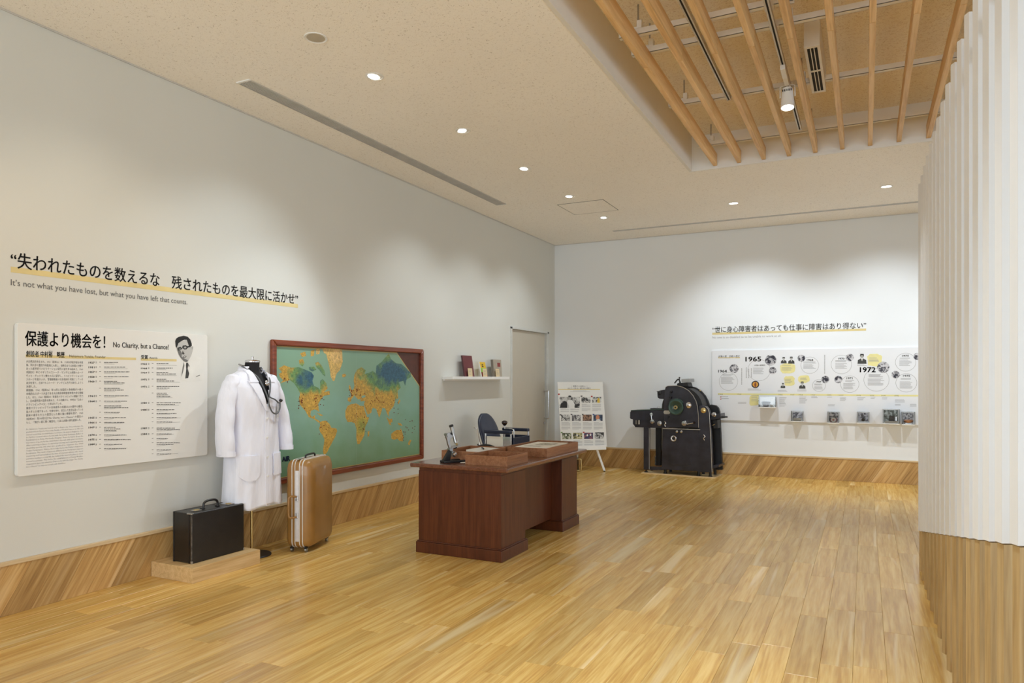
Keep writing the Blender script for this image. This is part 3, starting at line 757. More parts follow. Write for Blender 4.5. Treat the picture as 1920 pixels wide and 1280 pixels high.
def sea_mat():
    t = NT('map_sea'); tc = t.N('ShaderNodeTexCoord'); sx = t.N('ShaderNodeSeparateXYZ'); t.L(tc.outputs['Object'], sx.inputs[0])
    nz = t.N('ShaderNodeTexNoise'); nz.inputs['Scale'].default_value = 5; nz.inputs['Detail'].default_value = 6; t.L(tc.outputs['Object'], nz.inputs['Vector'])
    mr = t.N('ShaderNodeMapRange'); mr.inputs['From Max'].default_value = mh; t.L(sx.outputs['Y'], mr.inputs['Value'])
    ad = t.N('ShaderNodeMath', operation='MULTIPLY_ADD'); ad.inputs[1].default_value = .5; t.L(nz.outputs['Fac'], ad.inputs[0]); t.L(mr.outputs[0], ad.inputs[2])
    cr = t.N('ShaderNodeValToRGB'); e = cr.color_ramp.elements; e[0].position = .25; e[0].color = srgb(112, 150, 112); e[1].position = 1.2; e[1].color = srgb(128, 165, 140)
    k = e.new(.75); k.color = srgb(132, 172, 154)
    t.L(ad.outputs[0], cr.inputs[0]); t.L(cr.outputs[0], t.b.inputs['Base Color']); t.b.inputs['Roughness'].default_value = .32; t.b.inputs['Coat Weight'].default_value = .15
    return t.m
g_ = .010
u0, u1, v0, v1 = fw_ + g_, mw - fw_ - g_ * .5, fw_ + g_, mh - fw_ - g_
c1 = mz(1085, 165); c2 = mz(1240, 440)
MB().poly([(u0 - .007, v0 - .007), (u1 + .004, v0 - .007), (u1 + .004, c2[1]), (c1[0], v1 + .007), (u0 - .007, v1 + .007)], .0122).build('map_border', mat('map_border', srgb(196, 170, 100), .5), mp_, flat=True)
MB().poly([(u0, v0), (u1, v0), (u1, c2[1] - .01), (c1[0] - .006, v1), (u0, v1)], MW_).build('sea_print', sea_mat(), mp_, flat=True)
def land_mat(name, cold, mid, warm, centre, reach):
    """printed relief colours: cold tones round one centre, warm ones away from it"""
    t = NT(name); tc = t.N('ShaderNodeTexCoord')
    c_ = mz(*centre); e_ = mz(centre[0] + reach[0], centre[1] - reach[1])
    sb = t.N('ShaderNodeVectorMath', operation='SUBTRACT'); sb.inputs[1].default_value = (c_[0], c_[1], MW_); t.L(tc.outputs['Object'], sb.inputs[0])
    sc2 = t.N('ShaderNodeVectorMath', operation='MULTIPLY'); sc2.inputs[1].default_value = (1 / (e_[0] - c_[0]), 1 / (e_[1] - c_[1]), 1); t.L(sb.outputs[0], sc2.inputs[0])
    ln = t.N('ShaderNodeVectorMath', operation='LENGTH'); t.L(sc2.outputs[0], ln.inputs[0])
    nz = t.N('ShaderNodeTexNoise'); nz.inputs['Scale'].default_value = 9; nz.inputs['Detail'].default_value = 8; nz.inputs['Distortion'].default_value = .6; t.L(tc.outputs['Object'], nz.inputs['Vector'])
    n2 = t.N('ShaderNodeTexNoise'); n2.inputs['Scale'].default_value = 48; n2.inputs['Detail'].default_value = 5; n2.inputs['Distortion'].default_value = 1; t.L(tc.outputs['Object'], n2.inputs['Vector'])
    iv = t.N('ShaderNodeMath', operation='SUBTRACT'); iv.inputs[0].default_value = 1.0; t.L(ln.outputs['Value'], iv.inputs[1])
    ad = t.N('ShaderNodeMath', operation='MULTIPLY_ADD'); ad.inputs[1].default_value = 1.0; t.L(nz.outputs['Fac'], ad.inputs[0]); t.L(iv.outputs[0], ad.inputs[2])
    hf = t.N('ShaderNodeMath', operation='MULTIPLY'); hf.inputs[1].default_value = .6; t.L(ad.outputs[0], hf.inputs[0])
    cr = t.N('ShaderNodeValToRGB'); e = cr.color_ramp.elements; e[0].position = .34; e[0].color = warm; e[1].position = .72; e[1].color = cold
    k = e.new(.50); k.color = mid
    t.L(hf.outputs[0], cr.inputs[0])
    r2 = t.N('ShaderNodeMapRange'); r2.inputs['From Min'].default_value = .35; r2.inputs['From Max'].default_value = .65; r2.inputs['To Min'].default_value = .66; r2.inputs['To Max'].default_value = 1.18; t.L(n2.outputs['Fac'], r2.inputs['Value'])
    hs = t.N('ShaderNodeHueSaturation'); t.L(cr.outputs[0], hs.inputs['Color']); t.L(r2.outputs[0], hs.inputs['Value'])
    t.L(hs.outputs[0], t.b.inputs['Base Color']); t.b.inputs['Roughness'].default_value = .35
    return t.m
BLUE = srgb(52, 96, 118); GRN = srgb(110, 150, 90); YEL = srgb(200, 160, 70); ORG = srgb(222, 186, 118)
land_n = land_mat('map_land_north', BLUE, GRN, YEL, (390, 370), (190, 150))
land_e = land_mat('map_land_asia', BLUE, GRN, YEL, (1050, 330), (280, 190))
land_s = land_mat('map_land_south', srgb(150, 150, 70), srgb(190, 168, 70), YEL, (800, 760), (60, 90))
land_g = land_mat('map_land_ice', ORG, ORG, srgb(212, 178, 104), (600, 200), (60, 60))
def land(name, m, pts, lay=1): MB().poly([mz(*p) for p in pts], MW_ + .0005 * lay).build(name, m, mp_, flat=True)
land('continent_print', land_n, [(140, 300), (180, 275), (240, 295), (300, 290), (350, 310), (400, 330), (420, 360), (408, 400), (420, 440), (455, 455), (470, 470), (470, 400), (490, 385), (520, 420), (530, 460), (500, 490), (545, 480), (548, 510), (500, 520), (480, 540), (455, 585), (458, 620), (462, 650), (445, 635), (425, 628), (395, 640), (392, 672), (405, 690), (430, 672), (428, 700), (450, 712), (470, 725), (460, 735), (420, 705), (380, 690), (352, 640), (330, 615), (308, 590), (300, 540), (310, 500), (290, 460), (262, 420), (230, 395), (190, 405), (150, 420), (175, 395), (150, 370), (140, 345), (165, 330)])
land('continent_print', land_s, [(465, 730), (490, 720), (515, 718), (545, 745), (560, 775), (600, 780), (607, 800), (590, 850), (570, 885), (560, 905), (545, 930), (530, 965), (515, 985), (500, 990), (492, 965), (498, 920), (505, 870), (490, 835), (470, 810), (462, 780), (470, 755)])
land('ice_print', land_g, [(485, 140), (560, 138), (645, 148), (648, 200), (650, 250), (630, 310), (600, 345), (585, 400), (572, 402), (555, 365), (548, 310), (535, 250), (520, 190), (500, 175)])
land('island_print', land_s, [(645, 350), (665, 342), (680, 355), (665, 372), (648, 370)])
land('island_print', land_n, [(300, 235), (330, 222), (345, 255), (330, 285), (305, 268)], 1)
land('island_print', land_n, [(430, 255), (455, 248), (480, 275), (505, 320), (512, 365), (490, 350), (465, 315), (440, 290)], 1)
land('island_print', land_n, [(380, 290), (420, 285), (440, 310), (410, 325), (385, 315)], 1)
land('island_print', land_g, [(435, 145), (470, 140), (465, 185), (440, 190)], 1)
land('island_print', land_n, [(310, 180), (350, 165), (360, 200), (325, 210)], 1)
land('island_print', land_n, [(395, 160), (425, 150), (420, 200), (395, 205)], 1)
land('continent_print', land_e, [(690, 560), (692, 535), (715, 528), (718, 505), (710, 480), (735, 470), (745, 440), (738, 400), (745, 350), (765, 310), (800, 290), (835, 315), (825, 345), (860, 335), (890, 320), (915, 340), (920, 280), (960, 250), (990, 215), (1020, 180), (1035, 225), (1080, 260), (1120, 265), (1160, 300), (1195, 335), (1195, 370), (1160, 390), (1150, 440), (1135, 400), (1100, 410), (1115, 455), (1090, 480), (1095, 540), (1070, 545), (1060, 600), (1040, 625), (1020, 650), (1022, 690), (1005, 660), (990, 620), (968, 615), (960, 650), (942, 695), (930, 660), (918, 625), (895, 615), (885, 625), (880, 655), (850, 670), (835, 630), (820, 590), (828, 560), (795, 565), (790, 545), (775, 550), (760, 535), (745, 515), (725, 540), (712, 570)])
land('island_print', land_e, [(700, 440), (708, 432), (722, 470), (715, 485), (700, 470)])
land('continent_print', land_s, [(672, 640), (690, 600), (720, 585), (760, 580), (790, 600), (820, 600), (828, 640), (845, 690), (862, 690), (850, 730), (830, 770), (825, 830), (805, 870), (785, 905), (768, 905), (758, 850), (760, 790), (748, 740), (720, 728), (690, 730), (672, 690)])
land('island_print', land_s, [(850, 805), (865, 800), (862, 840), (850, 850)])
land('continent_print', land_s, [(1038, 825), (1060, 805), (1085, 792), (1110, 795), (1115, 775), (1130, 820), (1138, 850), (1130, 885), (1105, 880), (1090, 862), (1060, 872), (1040, 862)])
land('island_print', land_e, [(1000, 690), (1015, 700), (1040, 755), (1025, 750)])
land('island_print', land_e, [(1020, 710), (1045, 700), (1050, 725), (1030, 740)])
land('island_print', land_e, [(1090, 735), (1115, 740), (1130, 760), (1100, 755)])
land('island_print', land_e, [(1090, 575), (1105, 545), (1112, 560), (1095, 590)])
land('island_print', land_s, [(1175, 890), (1190, 870), (1200, 875), (1185, 915), (1172, 910)])
land('island_print', land_s, [(440, 655), (480, 668), (495, 680), (470, 678)])
land('inland_sea_print', bpy.data.materials['map_sea'], [(800, 520), (830, 515), (832, 530), (805, 538)], 2)
land('inland_sea_print', bpy.data.materials['map_sea'], [(740, 545), (770, 552), (800, 580), (770, 578), (745, 570)], 2)
rg = random.Random(11); pins = MB()
for (cx, cy, sx, sy, n_) in ((320, 560, 25, 60, 14), (460, 560, 40, 50, 14), (750, 490, 50, 30, 22), (900, 540, 80, 40, 16), (1060, 600, 40, 80, 10), (500, 780, 40, 60, 8), (800, 740, 60, 80, 10), (1170, 760, 60, 60, 14), (1130, 850, 20, 30, 5), (180, 390, 40, 20, 6)):
    for k in range(n_):
        q = mz(cx + rg.uniform(-sx, sx), cy + rg.uniform(-sy, sy)); r_ = rg.uniform(.0040, .0062)
        pins.lathe([(r_, MW_ + .0015), (r_, MW_ + .004), (.0, MW_ + .006)], (q[0], q[1], 0), n=6)
pins.build('pins', mat('pin_red', (.22, .035, .02, 1), .5), mp_, kind='stuff')
fo = MB()
for x_ in (760,):
    a, b = mz(x_, 160), mz(x_, 1040); fo.rect(a[0], a[0] + .002, v0, v1, MW_ + .0014)
fo.build('fold_line', mat('fold_line', srgb(150, 180, 160), .6), mp_, flat=True)
q = mz(166, 1046); text('map_title', 'AIR', mat('map_title_ink', srgb(18, 34, 78), .5), mp_, q[0], q[1], .060, MW_ + .002, fat=.003)

# ------------------------------------------------------------------ wall shelf with three leaning books
sh = thing('wall_shelf', 'thin white shelf on left wall holding three books', 'shelf', (0, 7.30, 1.39))
MB().box(0.001, .15, 0, 1.51, 0, .035).build('shelf_board', M['white'], sh, bevel=.002)
MB().box(0.001, .02, .02, 1.49, -.018, 0).build('wall_cleat', M['white'], sh)
def book(lab, y, wd, ht, th, m_cover, m_page, deco, lean=10):
    b = thing('book', lab, 'book', (.135 - .02, y, 1.425), group='books on the wall shelf')
    b.rotation_euler = (0, R(-lean), 0)
    MB().box(-.0025, 0, 0, wd, 0, ht).build('front_cover', m_cover, b)
    MB().box(-th, -th + .0025, 0, wd, 0, ht).build('back_cover', m_cover, b)
    MB().box(-th + .0026, -.0026, .004, wd - .003, .003, ht - .003).build('pages', M['paper'], b)
    MB().box(-th, 0, -.0026, 0, 0, ht).build('spine', m_page, b)
    for (nm, a0, a1, b0, b1, mm) in deco: MB().box(.0002, .0008, a0, a1, b0, b1).build(nm, mm, b)
    return b
maroon = mat('maroon_cloth', srgb(108, 55, 58), .7); grey_c = mat('grey_cloth', srgb(170, 160, 145), .7)
ycov = mat('yellow_cover', srgb(222, 180, 40), .5); lime = mat('lime_cover', srgb(150, 200, 80), .5); redc = mat('red_cover', srgb(170, 50, 40), .5)
book('maroon clothbound book leaning on the white wall shelf', 7.655, .235, .268, .022, maroon, mat('maroon_spine', srgb(80, 48, 50), .7), [], 9)
book('yellow and lime paperback leaning on the wall shelf', 8.09, .15, .195, .016, ycov, M['paper'], [('lime_band', .0, .15, .06, .115, lime), ('red_band', .0, .15, .0, .06, redc), ('title_mark', .045, .085, .15, .165, M['ink']), ('title_mark', .045, .085, .128, .142, M['ink'])], 12)
book('grey clothbound book with red square on the wall shelf', 8.42, .235, .232, .035, grey_c, mat('grey_spine', srgb(120, 112, 100), .7), [('red_label', .115, .20, .135, .19, mat('red_label', srgb(140, 60, 58), .6))], 4)
cream = mat('cream_card', srgb(222, 202, 160), .6)
for y_, lab in ((7.69, 'small cream caption card before the maroon book'), (8.075, 'small cream caption card before the yellow paperback'), (8.43, 'small cream caption card before the grey book')):
    cd = thing('caption_card', lab, 'card', (.142, y_, 1.425), group='caption cards on the wall shelf')
    cd.rotation_euler = (0, R(-6), 0)
    MB().box(-.003, 0, 0, .105, 0, .105).build('card', cream, cd)
    for k in range(4): MB().box(.0001, .0005, .018, .087 - .01 * (k % 2), .08 - k * .018, .084 - k * .018).build('print_line', M['ink3'], cd)
# ------------------------------------------------------------------ briefcase on its low plinth
pl = thing('display_plinth', 'low pale wooden plinth under the black briefcase', 'plinth', (.030, 3.38, 0))
MB().box(0, .425, 0, .602, 0, .105).build('plinth_body', M['plinthwood'], pl, bevel=.0015)
bc = thing('briefcase', 'black leather briefcase standing on a low wooden plinth', 'briefcase', (.168, 3.447, .105))
bw, bl, bh = .192, .471, .352
MB().box(0.004, bw - .03, .004, bl - .004, .004, bh).build('case_body', M['blackleather'], bc, bevel=.006)
MB().box(bw - .0295, bw, 0.002, bl - .002, .0, bh + .001).build('case_lid', M['blackleather'], bc, bevel=.008, seg=3)
MB().box(0, .010, 0, bl, 0, bh + .002).build('rear_edge', M['blackedge'], bc, bevel=.003)
MB().box(bw - .033, bw - .0296, .002, bl - .002, .002, bh - .002).build('lid_seam', M['blackedge'], bc)
for y in (0.0, bl - .012):
    for z in (0.0,):
        MB().box(bw - .016, bw + .001, y, y + .012, z, z + .02).build('corner_guard', M['steel'], bc, bevel=.003)
MB().box(bw - .006, bw + .0012, -.001, .005, .02, bh - .02).build('worn_edge_strip', mat('worn_leather', (.10, .09, .08, 1), .5, var=.6, scale=40), bc)
MB().box(bw - .05, bw + .001, -.001, .010, bh - .008, bh + .003).build('corner_guard', M['steel'], bc, bevel=.003)
hz = bh + .001
MB().tube(bez([(.10, .175, hz), (.10, .180, hz + .035), (.10, .20, hz + .050), (.10, .24, hz + .054), (.10, .28, hz + .050), (.10, .30, hz + .033), (.10, .303, hz)], 6), .0085, 12).build('handle', M['blackleather'], bc, smooth=True)
for y in (.17, .30): MB().box(.085, .115, y - .012, y + .012, hz - .001, hz + .005).build('handle_mount', M['blackedge'], bc, bevel=.002)
for y in (.10, .385):
    l_ = MB().box(.09, .145, y - .028, y + .028, hz - .001, hz + .005).build('latch', M['chrome'], bc, bevel=.002)
    MB().box(.105, .13, y - .015, y + .02, hz + .005, hz + .009).build('latch_tab', M['brass'], l_, bevel=.001)
MB().box(.04, .08, .375, .41, hz - .001, hz + .0015).build('name_plate', M['chrome'], bc)

# ------------------------------------------------------------------ mannequin stand, coat, stethoscope, pen
CX, CY = .235, 4.115
mn = thing('mannequin', 'black dress form with chrome neck cap wearing the white coat', 'mannequin', (CX, CY, 0))
MB().lathe([(.150, 0), (.150, .006), (.146, .010), (.02, .014), (.016, .03)], (-.03, .02, 0), n=40).build('base_plate', M['pressdark'], mn, smooth=True)
MB().cyl((-.03, .02, .012), (-.03, .02, .95), .011, n=16).build('pole', M['brass'], mn, smooth=True)
def sup(a, b, z, cx=0.0, n=48, p=2.4, fold=0.0, ph=0.0, nf=9):
    out = []
    for k in range(n):
        t = 2 * math.pi * k / n; c_, s_ = math.cos(t), math.sin(t)
        r = 1 + fold * math.sin(nf * t + ph) * (0.6 + .4 * math.sin(2.3 * t + 1))
        out.append((cx + b * r * math.copysign(abs(c_) ** (2 / p), c_), a * r * math.copysign(abs(s_) ** (2 / p), s_), z))
    return out
ts = [(.90, .14, .095, .01), (1.0, .15, .10, .01), (1.12, .165, .115, .015), (1.25, .175, .115, .015), (1.34, .178, .10, .0), (1.395, .15, .085, -.012), (1.425, .10, .07, -.018), (1.445, .065, .06, -.015), (1.47, .056, .056, -.008), (1.53, .052, .054, .0)]
MB().loft([sup(a, b, z, cx, 36, 2.1) for z, a, b, cx in ts]).build('torso', M['blackfab'], mn, smooth=True)
MB().lathe([(.056, 1.528), (.057, 1.536), (.054, 1.545), (.03, 1.552), (.0, 1.554)], n=32).build('neck_cap', M['chrome'], mn, smooth=True)
MB().lathe([(.010, 1.553), (.008, 1.562), (.012, 1.572), (.0, 1.578)], n=16).build('cap_knob', M['chrome'], mn, smooth=True)

ct = thing('lab_coat', 'long white doctor coat hanging on the black mannequin', 'coat', (CX, CY, 0))
cs = [(.405, .254, .150, .0, .055), (.48, .249, .148, .0, .050), (.60, .241, .146, .0, .042), (.75, .232, .144, .0, .030), (.90, .222, .140, .0, .020), (1.03, .210, .136, .004, .010), (1.15, .212, .140, .006, .008), (1.25, .222, .140, .006, .005), (1.33, .232, .128, .0, .003), (1.375, .228, .112, -.008, .0), (1.41, .195, .100, -.014, .0), (1.435, .150, .092, -.018, .0), (1.455, .105, .084, -.02, .0), (1.475, .080, .078, -.018, .0)]
NR = 72
rings = []
for i, (z, a, b, cx, fo_) in enumerate(cs):
    rr = sup(a, b, z, cx, NR, 2.5, fo_, .6 + .5 * (1.5 - z), 11)
    if i == 0: rr = [(p[0], p[1], p[2] + .012 * math.sin(5 * 2 * math.pi * k / NR + 1)) for k, p in enumerate(rr)]
    rings.append(rr)
# refine vertically for a clean neckline
fine = []
for i in range(len(rings) - 1):
    for s in range(4):
        t = s / 4; fine.append([tuple(rings[i][k][j] * (1 - t) + rings[i + 1][k][j] * t for j in range(3)) for k in range(NR)])
fine.append(rings[-1])
body = MB().loft(fine, True, False)
VZ = 1.165
def inside_v(c_):
    x, y, z = c_
    if x < .02 or z < VZ: return False
    return abs(y - .0) < .085 * ((z - VZ) / (1.475 - VZ)) ** 0.9
keep = []
for f in body.f:
    c_ = [sum(body.v[k][j] for k in f) / 4 for j in range(3)]
    if not inside_v(c_): keep.append(f)
body.f = keep
o = body.build('coat_body', M['coat'], ct, smooth=True)
m_ = o.modifiers.new('thickness', 'SOLIDIFY'); m_.thickness = .004; m_.offset = 0
def surf(y, z, out=.006):
    """a point on the coat's front"""
    for i in range(len(cs) - 1):
        if cs[i][0] <= z <= cs[i + 1][0]:
            t = (z - cs[i][0]) / (cs[i + 1][0] - cs[i][0]); a = cs[i][1] * (1 - t) + cs[i + 1][1] * t; b = cs[i][2] * (1 - t) + cs[i + 1][2] * t; cx = cs[i][3] * (1 - t) + cs[i + 1][3] * t
            break
    else: a, b, cx = cs[-1][1:4]
    u = min(.999, abs(y) / a); x = cx + b * (1 - u ** 2.5) ** (1 / 2.5)
    return (x + out, y, z)
def patch(name, outline, m, th=.004, out=.004, par=None, n=9):
    """cloth piece lying on the coat front: outline rows [(z, y0, y1)]"""
    r1 = [[surf(y0 + (y1 - y0) * k / n, z, out + th) for k in range(n + 1)] for z, y0, y1 in outline]
    r0 = [[surf(y0 + (y1 - y0) * k / n, z, out) for k in range(n + 1)] for z, y0, y1 in outline]
    m2 = MB(); loops = [a + b[::-1] for a, b in zip(r1, r0)]
    return m2.loft(loops, True, True).build(name, m, par or ct, smooth=True)
def vee(z): return .085 * max(0, (z - VZ) / (1.475 - VZ)) ** 0.9
for s in (-1, 1):
    rows = []
    for k in range(9):
        z = 1.150 + (1.385 - 1.150) * k / 8; wd = .012 + .062 * min(1, max(0, (z - 1.15) / .20)) ** .8
        rows.append((z, s * (vee(z) - .004), s * (vee(z) + wd)))
    patch('lapel', rows, M['coat'], .009, .006)
    rows = []
    for k in range(6):
        z = 1.372 + (1.47 - 1.372) * k / 5; rows.append((z, s * (vee(z) - .006), s * (vee(z) + .070 - .055 * (k / 5))))
    patch('collar_leaf', rows, M['coat'], .009, .013)
cl = [sup(.083 + .014 * math.sin(math.pi * k / 4), .080 + .012 * math.sin(math.pi * k / 4), 1.44 + .055 * k / 4, -.020, NR, 2.2) for k in range(5)]
cm = MB().loft(cl, True, False); cm.f = [f for f in cm.f if sum(cm.v[k][0] for k in f) / 4 < .035]
o = cm.build('collar_stand', M['coat'], ct, smooth=True); m_ = o.modifiers.new('thickness', 'SOLIDIFY'); m_.thickness = .005
patch('front_placket', [(z, -.014, .030) for z in (.41, .5, .65, .8, .95, 1.05, 1.15)], M['coat'], .004, .004)
rows = []
for k in range(9):
    t = k / 8; z = .62 + .19 * t; hw = .078 * (1 - max(0, 1 - t * 3.2) ** 2 * .55)
    rows.append((z, -.145 - hw + .0, -.145 + hw))
patch('hip_pocket', rows, M['coat'], .007, .006)
rows = [(z, .145 - .07, .145 + .07) for z in (.64, .70, .76, .81)]
patch('hip_pocket', rows, M['coat'], .007, .006)
patch('chest_pocket', [(1.06, .085, .165), (1.10, .083, .168), (1.15, .083, .170), (1.18, .083, .170)], M['coat'], .004, .004)
for z in (1.09, .94, .79, .64):
    p = surf(.008, z, .010); MB().lathe([(.0085, 0), (.0085, .003), (.005, .004), (.0, .003)], p, (1, 0, 0), 14).build('button', M['board'], ct, smooth=True)
def sleeve(s, tip):
    P0 = Vector((-.006, s * .195, 1.375)); P1 = Vector((.0, s * .250, 1.24)); P2 = Vector(((tip[0]) * .5, s * .285 + (tip[1] - s * .285) * .5, 1.03)); P3 = Vector(tip)
    path = bez([P0 + Vector((0, -s * .05, .03)), P0, P1, P2, P3], 6); rr = []
    for j, p in enumerate(path):
        t = j / (len(path) - 1); ra = .050 + .024 * min(1, t * 4) if t < .25 else .074 + .006 * (t - .25); rb = ra * (.92 - .12 * t)
        w_ = .005 * math.sin(j * 1.3) * (1 if t > .25 else 0)
        rr.append([(p.x + (ra + w_) * math.cos(2 * math.pi * k / 28) * 1.0, p.y + rb * math.sin(2 * math.pi * k / 28) * .86, p.z + (.03 * math.sin(2 * math.pi * k / 28) * s if t < .2 else 0)) for k in range(28)])
    o = MB().loft(rr, True, False).build('sleeve', M['coat'], ct, smooth=True)
    m_ = o.modifiers.new('thickness', 'SOLIDIFY'); m_.thickness = .005; m_.offset = 0
    MB().loft([[(q[0] * 1.0 + (q[0] - tip[0]) * .05, q[1] + (q[1] - tip[1]) * .05, q[2] + dz) for q in rr[-1]] for dz in (.002, .035)], True, False).build('cuff_hem', M['coat'], o, smooth=True)
sleeve(-1, (.030, -.285, .815)); sleeve(1, (.045, .300, .820))
st = thing('stethoscope', 'grey rubber stethoscope hung around the coat collar', 'stethoscope', (CX, CY, 0))
def sf(y, z, o_=.022): return surf(y, z, o_)
tb = bez([(-.015, -.092, 1.497), sf(-.055, 1.42), sf(-.030, 1.34), sf(-.004, 1.25), sf(.012, 1.19), sf(.048, 1.135), sf(.095, 1.125, .03), sf(.135, 1.165, .03), sf(.135, 1.215, .03)], 8)
MB().tube(tb, .0058, 10).build('tubing', M['rubber'], st, smooth=True)
tb2 = bez([(-.015, .086, 1.480), sf(.070, 1.40), sf(.03, 1.31, .026), sf(.012, 1.26, .026), sf(.07, 1.235, .026), sf(.12, 1.205, .026)], 8)
MB().tube(tb2, .0055, 10).build('tubing', M['rubber'], st, smooth=True)
MB().tube(bez([(-.015, -.092, 1.497), (-.055, -.085, 1.512), (-.085, 0, 1.50), (-.055, .082, 1.502), (-.015, .086, 1.480)], 8), .0052, 10).build('ear_tube', M['steel'], st, smooth=True)
p = sf(.015, 1.365, .030); MB().lathe([(.016, -.008), (.021, -.006), (.022, .002), (.018, .006), (.012, .004), (.0, .004)], p, (1, .1, .1), 24).build('chest_piece', M['chrome'], st, smooth=True)
p = sf(.150, 1.225, .030); MB().lathe([(.006, -.012), (.013, -.006), (.014, .006), (.009, .012), (.0, .012)], p, (.3, .4, 1), 16).build('ear_piece', M['blackedge'], st, smooth=True)
pn = thing('pen', 'silver pen clipped in the coat chest pocket', 'pen', (CX, CY, 0))
pa, pb = Vector(sf(.118, 1.085, .022)), Vector(sf(.114, 1.205, .022))
MB().cyl(pa, pb, .0066, n=12).build('pen_barrel', M['chrome'], pn, smooth=True)
MB().cyl(pb, pb + (pb - pa).normalized() * .008, .0052, .003, n=12).build('pen_cap', M['blackedge'], pn, smooth=True)
MB().box(pb.x + .005, pb.x + .007, pb.y - .002, pb.y + .002, pb.z - .04, pb.z).build('pen_clip', M['steel'], pn)

# ------------------------------------------------------------------ tan suitcase
sc_ = thing('suitcase', 'tall tan hard-shell suitcase with white seams standing upright', 'suitcase', (.405, 4.580, 0), R(17))
sw, sl, s0, s1 = .118, .235, .035, .745                   # half thickness, half length; front (handle side) faces local -Y
def shell(x0, x1, sgn):
    prof = []
    hw = abs(x1 - x0)
    for k in range(9):
        t = k / 8; prof.append((x0 + (x1 - x0) * (1 - (1 - t) ** 1.0), .050 * (max(0, (t - .55) / .45)) ** 2.2 + .012 * t))
    rr = []
    for x, ins in prof:
        p = rrect(-sl + ins, sl - ins, s0 + ins * .6, s1 - ins * 1.0, .055)
        rr.append([(x, q[0] * (1 - .0 * q[1]) + (-.0), q[1]) for q in p])
    return MB().loft(rr, True, True).build('shell', M['tan'], sc_, smooth=True)
shell(-.018, -sw, -1); shell(.018, sw, 1)
def hoop(x0, x1, grow, name, m):
    a = rrect(-sl - grow, sl + grow, s0 - grow, s1 + grow, .056); b = rrect(-sl + .02, sl - .02, s0 + .02, s1 - .02, .04)
    mb = MB(); n_ = len(a); mb.v = [(x0, *q) for q in a] + [(x1, *q) for q in a] + [(x1, *q) for q in b] + [(x0, *q) for q in b]
    for r_ in range(4):
        for k in range(n_): mb.f.append([r_ * n_ + k, r_ * n_ + (k + 1) % n_, ((r_ + 1) % 4) * n_ + (k + 1) % n_, ((r_ + 1) % 4) * n_ + k])
    return mb.build(name, m, sc_, smooth=True)
hoop(-.0175, .0175, .0005, 'centre_band', M['tan'])
for x in (-.045, -.019, .019, .045): hoop(x - .0024, x + .0024, .0025, 'white_seam', M['board'])
MB().box(-.014, .014, -sl - .006, -sl - .0006, .09, .66).build('metal_strip', mat('polished_strip', (.86, .86, .90, 1), .30, .6, var=.05, scale=30), sc_, bevel=.002)
for z in (.30, .44):
    MB().box(-.012, .012, -sl - .016, -sl - .006, z - .022, z + .022).build('handle_mount', M['chrome'], sc_, bevel=.003)
MB().tube(bez([(-.004, -sl - .012, .452), (-.030, -sl - .040, .458), (-.046, -sl - .052, .440), (-.048, -sl - .054, .37), (-.046, -sl - .052, .30), (-.030, -sl - .040, .286), (-.004, -sl - .012, .290)], 6), .0085, 12).build('handle', M['tan'], sc_, smooth=True)
MB().tube(bez([(0, -.09, s1 + .003), (0, -.075, s1 + .022), (0, 0, s1 + .026), (0, .075, s1 + .022), (0, .09, s1 + .003)], 6), .0075, 10).build('top_handle', M['blackedge'], sc_, smooth=True)
MB().box(-.012, .012, -sl + .005, -sl + .07, s1 + .0015, s1 + .010).build('top_catch', M['chrome'], sc_, bevel=.003)
for x in (-.06, .06):
    for y in (-.20, .19):
        cw = MB().box(x - .012, x + .012, y - .018, y + .018, .028, .042).build('caster_bracket', M['blackedge'], sc_, bevel=.002)
        MB().cyl((x - .008, y, .0175), (x + .008, y, .0175), .0172, n=20).build('wheel', M['steel'], cw, smooth=True)

# ------------------------------------------------------------------ desk and what lies on it
dk = thing('desk', 'dark mahogany pedestal desk in the middle of the floor', 'desk', (1.311, 4.803, 0))
DX, DYL = .783, 1.631
def plinth_(x0, x1, y0, y1): return MB().box(x0, x1, y0, y1, 0, .088).build('pedestal_base', M['desk'], dk, bevel=.004)
plinth_(0, DX, 0, .470); plinth_(0, DX, DYL - .414, DYL)
i_ = .017
for y0, y1 in ((i_, .470 - i_), (DYL - .414 + i_, DYL - i_)):
    MB().box(i_, DX - i_, y0, y1, .088, .660).build('pedestal', M['desk'], dk, bevel=.003)
    MB().prism([(0.004, 0), (DX - .004, 0), (DX - i_, .014), (i_, .014)], y0 - .013, y1 + .013, 'y')
    MB().box(.006, DX - .006, y0 - .011, y1 + .011, .0881, .098).build('base_moulding', M['desk'], dk, bevel=.006, seg=3)
MB().box(DX - .034, DX - .012, i_ - .0025, i_ - .0002, .10, .655).build('corner_post', M['desk'], dk, bevel=.001)
MB().box(DX - .142, DX - .122, .470 - i_, DYL - .414 + i_, .11, .660).build('modesty_panel', M['desk'], dk)
MB().box(.01, .03, .48, 1.2, .53, .660).build('centre_drawer', M['desk'], dk)
for k in range(3):
    for y0 in (.035, DYL - .414 + .035):
        z0 = .12 + k * .175; f_ = MB().box(.003, i_ - .0005, y0, y0 + .35, z0, z0 + .155).build('drawer_front', M['desk'], dk, bevel=.003)
        MB().tube([(.0025, y0 + .13, z0 + .08), (-.018, y0 + .14, z0 + .08), (-.018, y0 + .21, z0 + .08), (.0025, y0 + .22, z0 + .08)], .004, 8).build('pull', M['brass'], f_, smooth=True)
pr = [(0, 0), (.018, .006), (.026, .016), (.026, .030), (.018, .034)]
tx0, tx1, ty0, ty1 = -.045, DX + .058, -.020, DYL + .055
MB().box(i_ + .004, DX - i_ - .004, i_ + .004, DYL - i_ - .004, .660, .6858).build('apron', M['desk'], dk)
